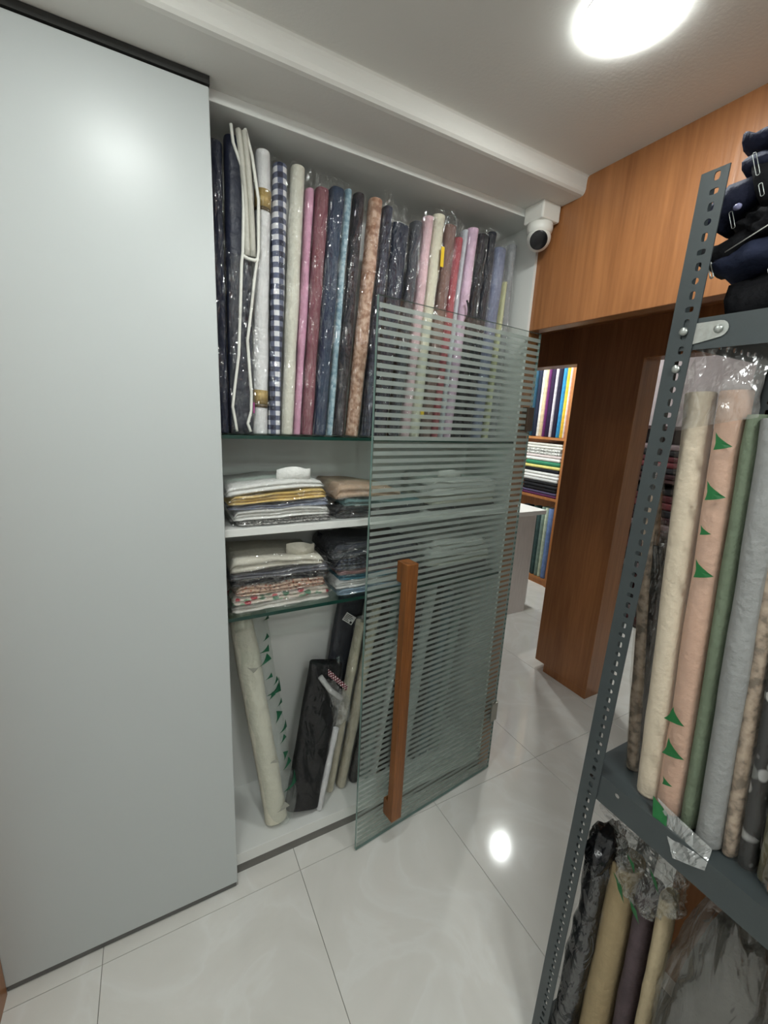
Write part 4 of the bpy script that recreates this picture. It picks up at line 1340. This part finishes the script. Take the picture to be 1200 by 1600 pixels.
fold('cloth_fold', [(0.90, 0.462, ZT + 0.120), (0.90, 0.43, ZT + 0.112), (0.92, 0.39, ZT + 0.135), (0.93, 0.30, ZT + 0.150), (0.93, -0.1, ZT + 0.150)], 0.13, 0.036, BLACK_G, T, 3)
lump('cloth_gather', (0.92, 0.375, ZT + 0.150), (0.07, 0.05, 0.03), BLACK_G, T, 0.4, 9, 4.0)
pin(T, (0.846, 0.437, ZT + 0.100), 0.034, 0.0013)
T = empty('folded_garment', (0.95, 0.36, ZT + 0.15), 'navy garment with safety pins near the top of the rack heap', 'garment', g5)
fold('cloth_fold', [(0.89, 0.458, ZT + 0.168), (0.89, 0.432, ZT + 0.190), (0.91, 0.40, ZT + 0.205), (0.92, 0.32, ZT + 0.200), (0.93, -0.1, ZT + 0.190)], 0.12, 0.040, NAVY_G, T, 4)
fold('cloth_fold', [(0.90, 0.416, ZT + 0.236), (0.90, 0.395, ZT + 0.232), (0.92, 0.33, ZT + 0.226), (0.93, 0.1, ZT + 0.22)], 0.12, 0.030, NAVY_G, T, 5)
lump('button', (0.838, 0.408, ZT + 0.172), (0.005, 0.006, 0.005), plain('lilac_bead', (140, 140, 176), 0.3), T, 0.05, 3, 1, sub=2)
pin(T, (0.838, 0.416, ZT + 0.166), 0.034)
pin(T, (0.830, 0.396, ZT + 0.236), 0.045)
pin(T, (0.832, 0.380, ZT + 0.190), 0.022)
T = empty('folded_garment', (0.95, 0.34, ZT + 0.2), 'black garment with a white tag on top of the rack heap', 'garment', g5)
fold('cloth_fold', [(0.91, 0.395, ZT + 0.205), (0.91, 0.36, ZT + 0.215), (0.92, 0.30, ZT + 0.215), (0.93, 0.1, ZT + 0.21), (0.93, -0.1, ZT + 0.2)], 0.15, 0.075, BLACK_G, T, 6)
tube('white_tag', [(0.832, 0.345, ZT + 0.165), (0.828, 0.335, ZT + 0.185), (0.828, 0.322, ZT + 0.200), (0.83, 0.310, ZT + 0.19), (0.83, 0.318, ZT + 0.175), (0.83, 0.332, ZT + 0.168)], 0.004, M_PIPING, T, 8)
T = empty('folded_garment', (0.95, 0.36, ZT + 0.24), 'dark navy cloth with a pointed corner crowning the rack heap', 'garment', g5)
fold('cloth_fold', [(0.91, 0.432, ZT + 0.280), (0.91, 0.41, ZT + 0.272), (0.92, 0.37, ZT + 0.280), (0.93, 0.28, ZT + 0.290), (0.93, 0.05, ZT + 0.27)], 0.11, 0.026, NAVY_G, T, 7)
lump('cloth_gather', (0.93, 0.330, ZT + 0.290), (0.07, 0.05, 0.035), NAVY_G, T, 0.4, 9, 14.0)
pin(T, (0.852, 0.388, ZT + 0.268), 0.012, 0.0011, 0.0)

# ------------------------------------------------------------------ next room: shelf unit, cloth, table
su = empty('fabric_shelf_unit', (3.58, 3.2, 0), 'brown wooden shelf unit full of bright fabric in the next room', 'shelf unit')
UX0, UX1, UY0, UY1 = 3.41, 3.76, 2.64, 3.86
box('side_panel', UX0, UX1, UY0, UY0 + 0.085, 0, 2.35, M_WOOD_H, su, 0.002, 1)
box('side_panel', UX0, UX1, UY1 - 0.03, UY1, 0, 2.35, M_WOOD_H, su, 0.002, 1)
box('back_panel', UX1 - 0.012, UX1, UY0 + 0.08, UY1, 0, 2.35, M_WOOD_H, su)
for z_ in (0.05, 0.880, 1.468, 2.30):
    box('shelf', UX0 + 0.004, UX1 - 0.012, UY0 + 0.085, UY1 - 0.03, z_ - 0.002, z_ + 0.022, M_WOOD_H, su, 0.001, 1)
box('kickboard', UX0 + 0.012, UX0 + 0.03, UY0 + 0.085, UY1 - 0.03, 0, 0.048, M_WOOD_H, su)
box('door_strip', UX0 - 0.004, UX0, UY0 + 0.030, UY0 + 0.034, 0.02, 2.3, M_PLASTIC_W, su)
g6 = 'upright bolts on the upper shelf of the next room unit'
y = 2.735
for i, (nm, c, wd) in enumerate((('coral', (214, 150, 120), 0.014), ('white', (236, 232, 224), 0.016), ('yellow', (226, 184, 60), 0.034), ('bright blue', (52, 138, 190), 0.042), ('ink navy', (34, 30, 52), 0.052), ('silver white', (222, 216, 224), 0.026),
        ('dark violet', (44, 30, 58), 0.050), ('plum purple', (108, 48, 104), 0.030), ('beige', (214, 190, 156), 0.038), ('ivory', (232, 228, 220), 0.030), ('midnight blue', (30, 36, 56), 0.05), ('dark teal', (34, 70, 90), 0.05), ('grey', (120, 122, 130), 0.05))):
    y += wd / 2 + 0.001
    roll('fabric_bolt', nm + ' upright bolt on the upper shelf of the unit in the next room', 'fabric bolt', (3.50, y, 1.492), (3.50, y, 2.20 - 0.01 * (i % 3)), wd, 0.16, fabric(c), None, 4, (0, 1, 0), g6, seed=120 + i, layers=False, seg=12, rings=4, rough=0.0)
    y += wd / 2 + 0.001
g7 = 'folded cloth on the middle shelf of the next room unit'
zz = 0.9035
for i, (nm, c, th) in enumerate((('plum bordered', (92, 44, 84), 0.026), ('violet grey', (84, 76, 104), 0.022), ('jet black', (22, 22, 26), 0.036), ('soot black', (34, 34, 38), 0.034), ('coal black', (28, 28, 31), 0.03), ('pale silver', (206, 206, 206), 0.03), ('bright white', (236, 236, 234), 0.03), ('chalk white', (222, 222, 220), 0.032), ('inky black', (24, 26, 34), 0.034), ('butter yellow', (226, 212, 128), 0.03), ('emerald green', (58, 132, 100), 0.045),
        ('snow white', (232, 232, 228), 0.034), ('blush', (214, 200, 200), 0.026), ('grey printed', (186, 186, 180), 0.03), ('ash printed', (196, 196, 190), 0.03), ('off-white', (222, 220, 212), 0.026), ('light stone', (206, 204, 196), 0.026))):
    if zz + th > 1.462: break
    mt = pattern('far_print_%d' % i, 'mottle', [(120, 120, 118), (190, 190, 186), (226, 226, 222)], 60) if 'printed' in nm else fabric(c, var=0.06)
    T = box('folded_cloth', 3.425, 3.70, 2.742 + 0.004 * (i % 3), 3.18 + 0.006 * (i % 2), zz, zz + th, mt, None, th * 0.42, 3)
    tag(T, nm + ' folded cloth in the middle shelf stack of the next room', 'folded cloth', g7)
    zz += th + 0.0003
g8 = 'upright bolts on the lowest shelf of the next room unit'
y = 2.745
for i, (nm, c, wd, h) in enumerate((('cornflower blue', (112, 138, 190), 0.062, 0.80), ('pale cream green', (204, 216, 190), 0.034, 0.80), ('grey green', (128, 148, 140), 0.044, 0.80), ('deep slate green', (62, 84, 84), 0.05, 0.78), ('bottle green', (44, 66, 66), 0.05, 0.79), ('dark grey green', (56, 70, 72), 0.05, 0.77), ('black green', (30, 40, 42), 0.05, 0.78), ('steel grey', (90, 98, 104), 0.05, 0.78))):
    y += wd / 2 + 0.001
    roll('fabric_bolt', nm + ' bolt standing on the lowest shelf behind the white table', 'fabric bolt', (3.47, y, 0.074), (3.47, y, h), wd, 0.10, fabric(c), None, 2.4, (0, 1, 0), g8, seed=150 + i, layers=True, seg=14, rings=4, rough=0.0)
    y += wd / 2 + 0.001
T = empty('white_table', (2.62, 2.9, 0), 'white laminate table with grey end panel in the next room', 'table')
box('tabletop', 2.33, 2.895, 2.385, 3.45, 0.872, 0.908, M_TABLE, T, 0.002, 1)
box('end_panel', 2.36, 2.790, 2.400, 2.424, 0.0, 0.872, M_TABLE_G, T, 0.001, 1)
box('end_panel', 2.36, 2.790, 3.40, 3.424, 0.0, 0.872, M_TABLE_G, T, 0.001, 1)
box('side_rail', 2.802, 2.826, 2.424, 3.40, 0.06, 0.872, M_TABLE, T, 0.001, 1)
# maroon shelves seen past the post
T = empty('maroon_shelf_unit', (3.55, 1.6, 0), 'dark maroon shelf unit seen past the wooden post', 'shelf unit')
box('back_panel', 3.70, 3.72, 1.20, 2.36, 0, 2.2, M_MAROON, T)
box('side_panel', 3.42, 3.70, 1.20, 1.22, 0, 2.2, M_MAROON, T)
box('side_panel', 3.42, 3.70, 2.34, 2.36, 0, 2.2, M_MAROON, T)
for z_ in (0.02, 0.42, 0.82, 1.22, 1.62, 2.18):
    box('shelf', 3.42, 3.70, 1.22, 2.34, z_, z_ + 0.02, M_MAROON, T)
T2 = box('display_board', 3.44, 3.455, 1.30, 2.20, 1.643, 2.15, M_MAUVE, None, 0.002, 1)
tag(T2, 'mauve grey board standing on the top tier of the maroon shelves', 'board')
g9 = 'dark cloth stacks on the maroon shelves'
for r_, z0 in enumerate((0.041, 0.441, 0.841, 1.241)):
    zz = z0
    for k in range(6):
        c = [(70, 26, 30), (24, 22, 24), (110, 96, 98), (44, 20, 24), (30, 28, 32), (90, 40, 44)][(k + r_) % 6]
        th = 0.044 + 0.006 * ((k * 3 + r_) % 3)
        q = box('folded_cloth', 3.44, 3.66, 1.56 + 0.01 * (k % 2), 2.30, zz, zz + th, fabric(c), None, 0.014, 2)
        cn = ['dark red', 'jet black', 'mauve grey', 'deep wine', 'charcoal', 'brick red'][(k + r_) % 6]
        tag(q, cn + ' folded cloth on the ' + ['lowest', 'second lowest', 'third', 'fourth'][r_] + ' tier of the maroon shelves', 'folded cloth', g9)
        zz += th + 0.0004
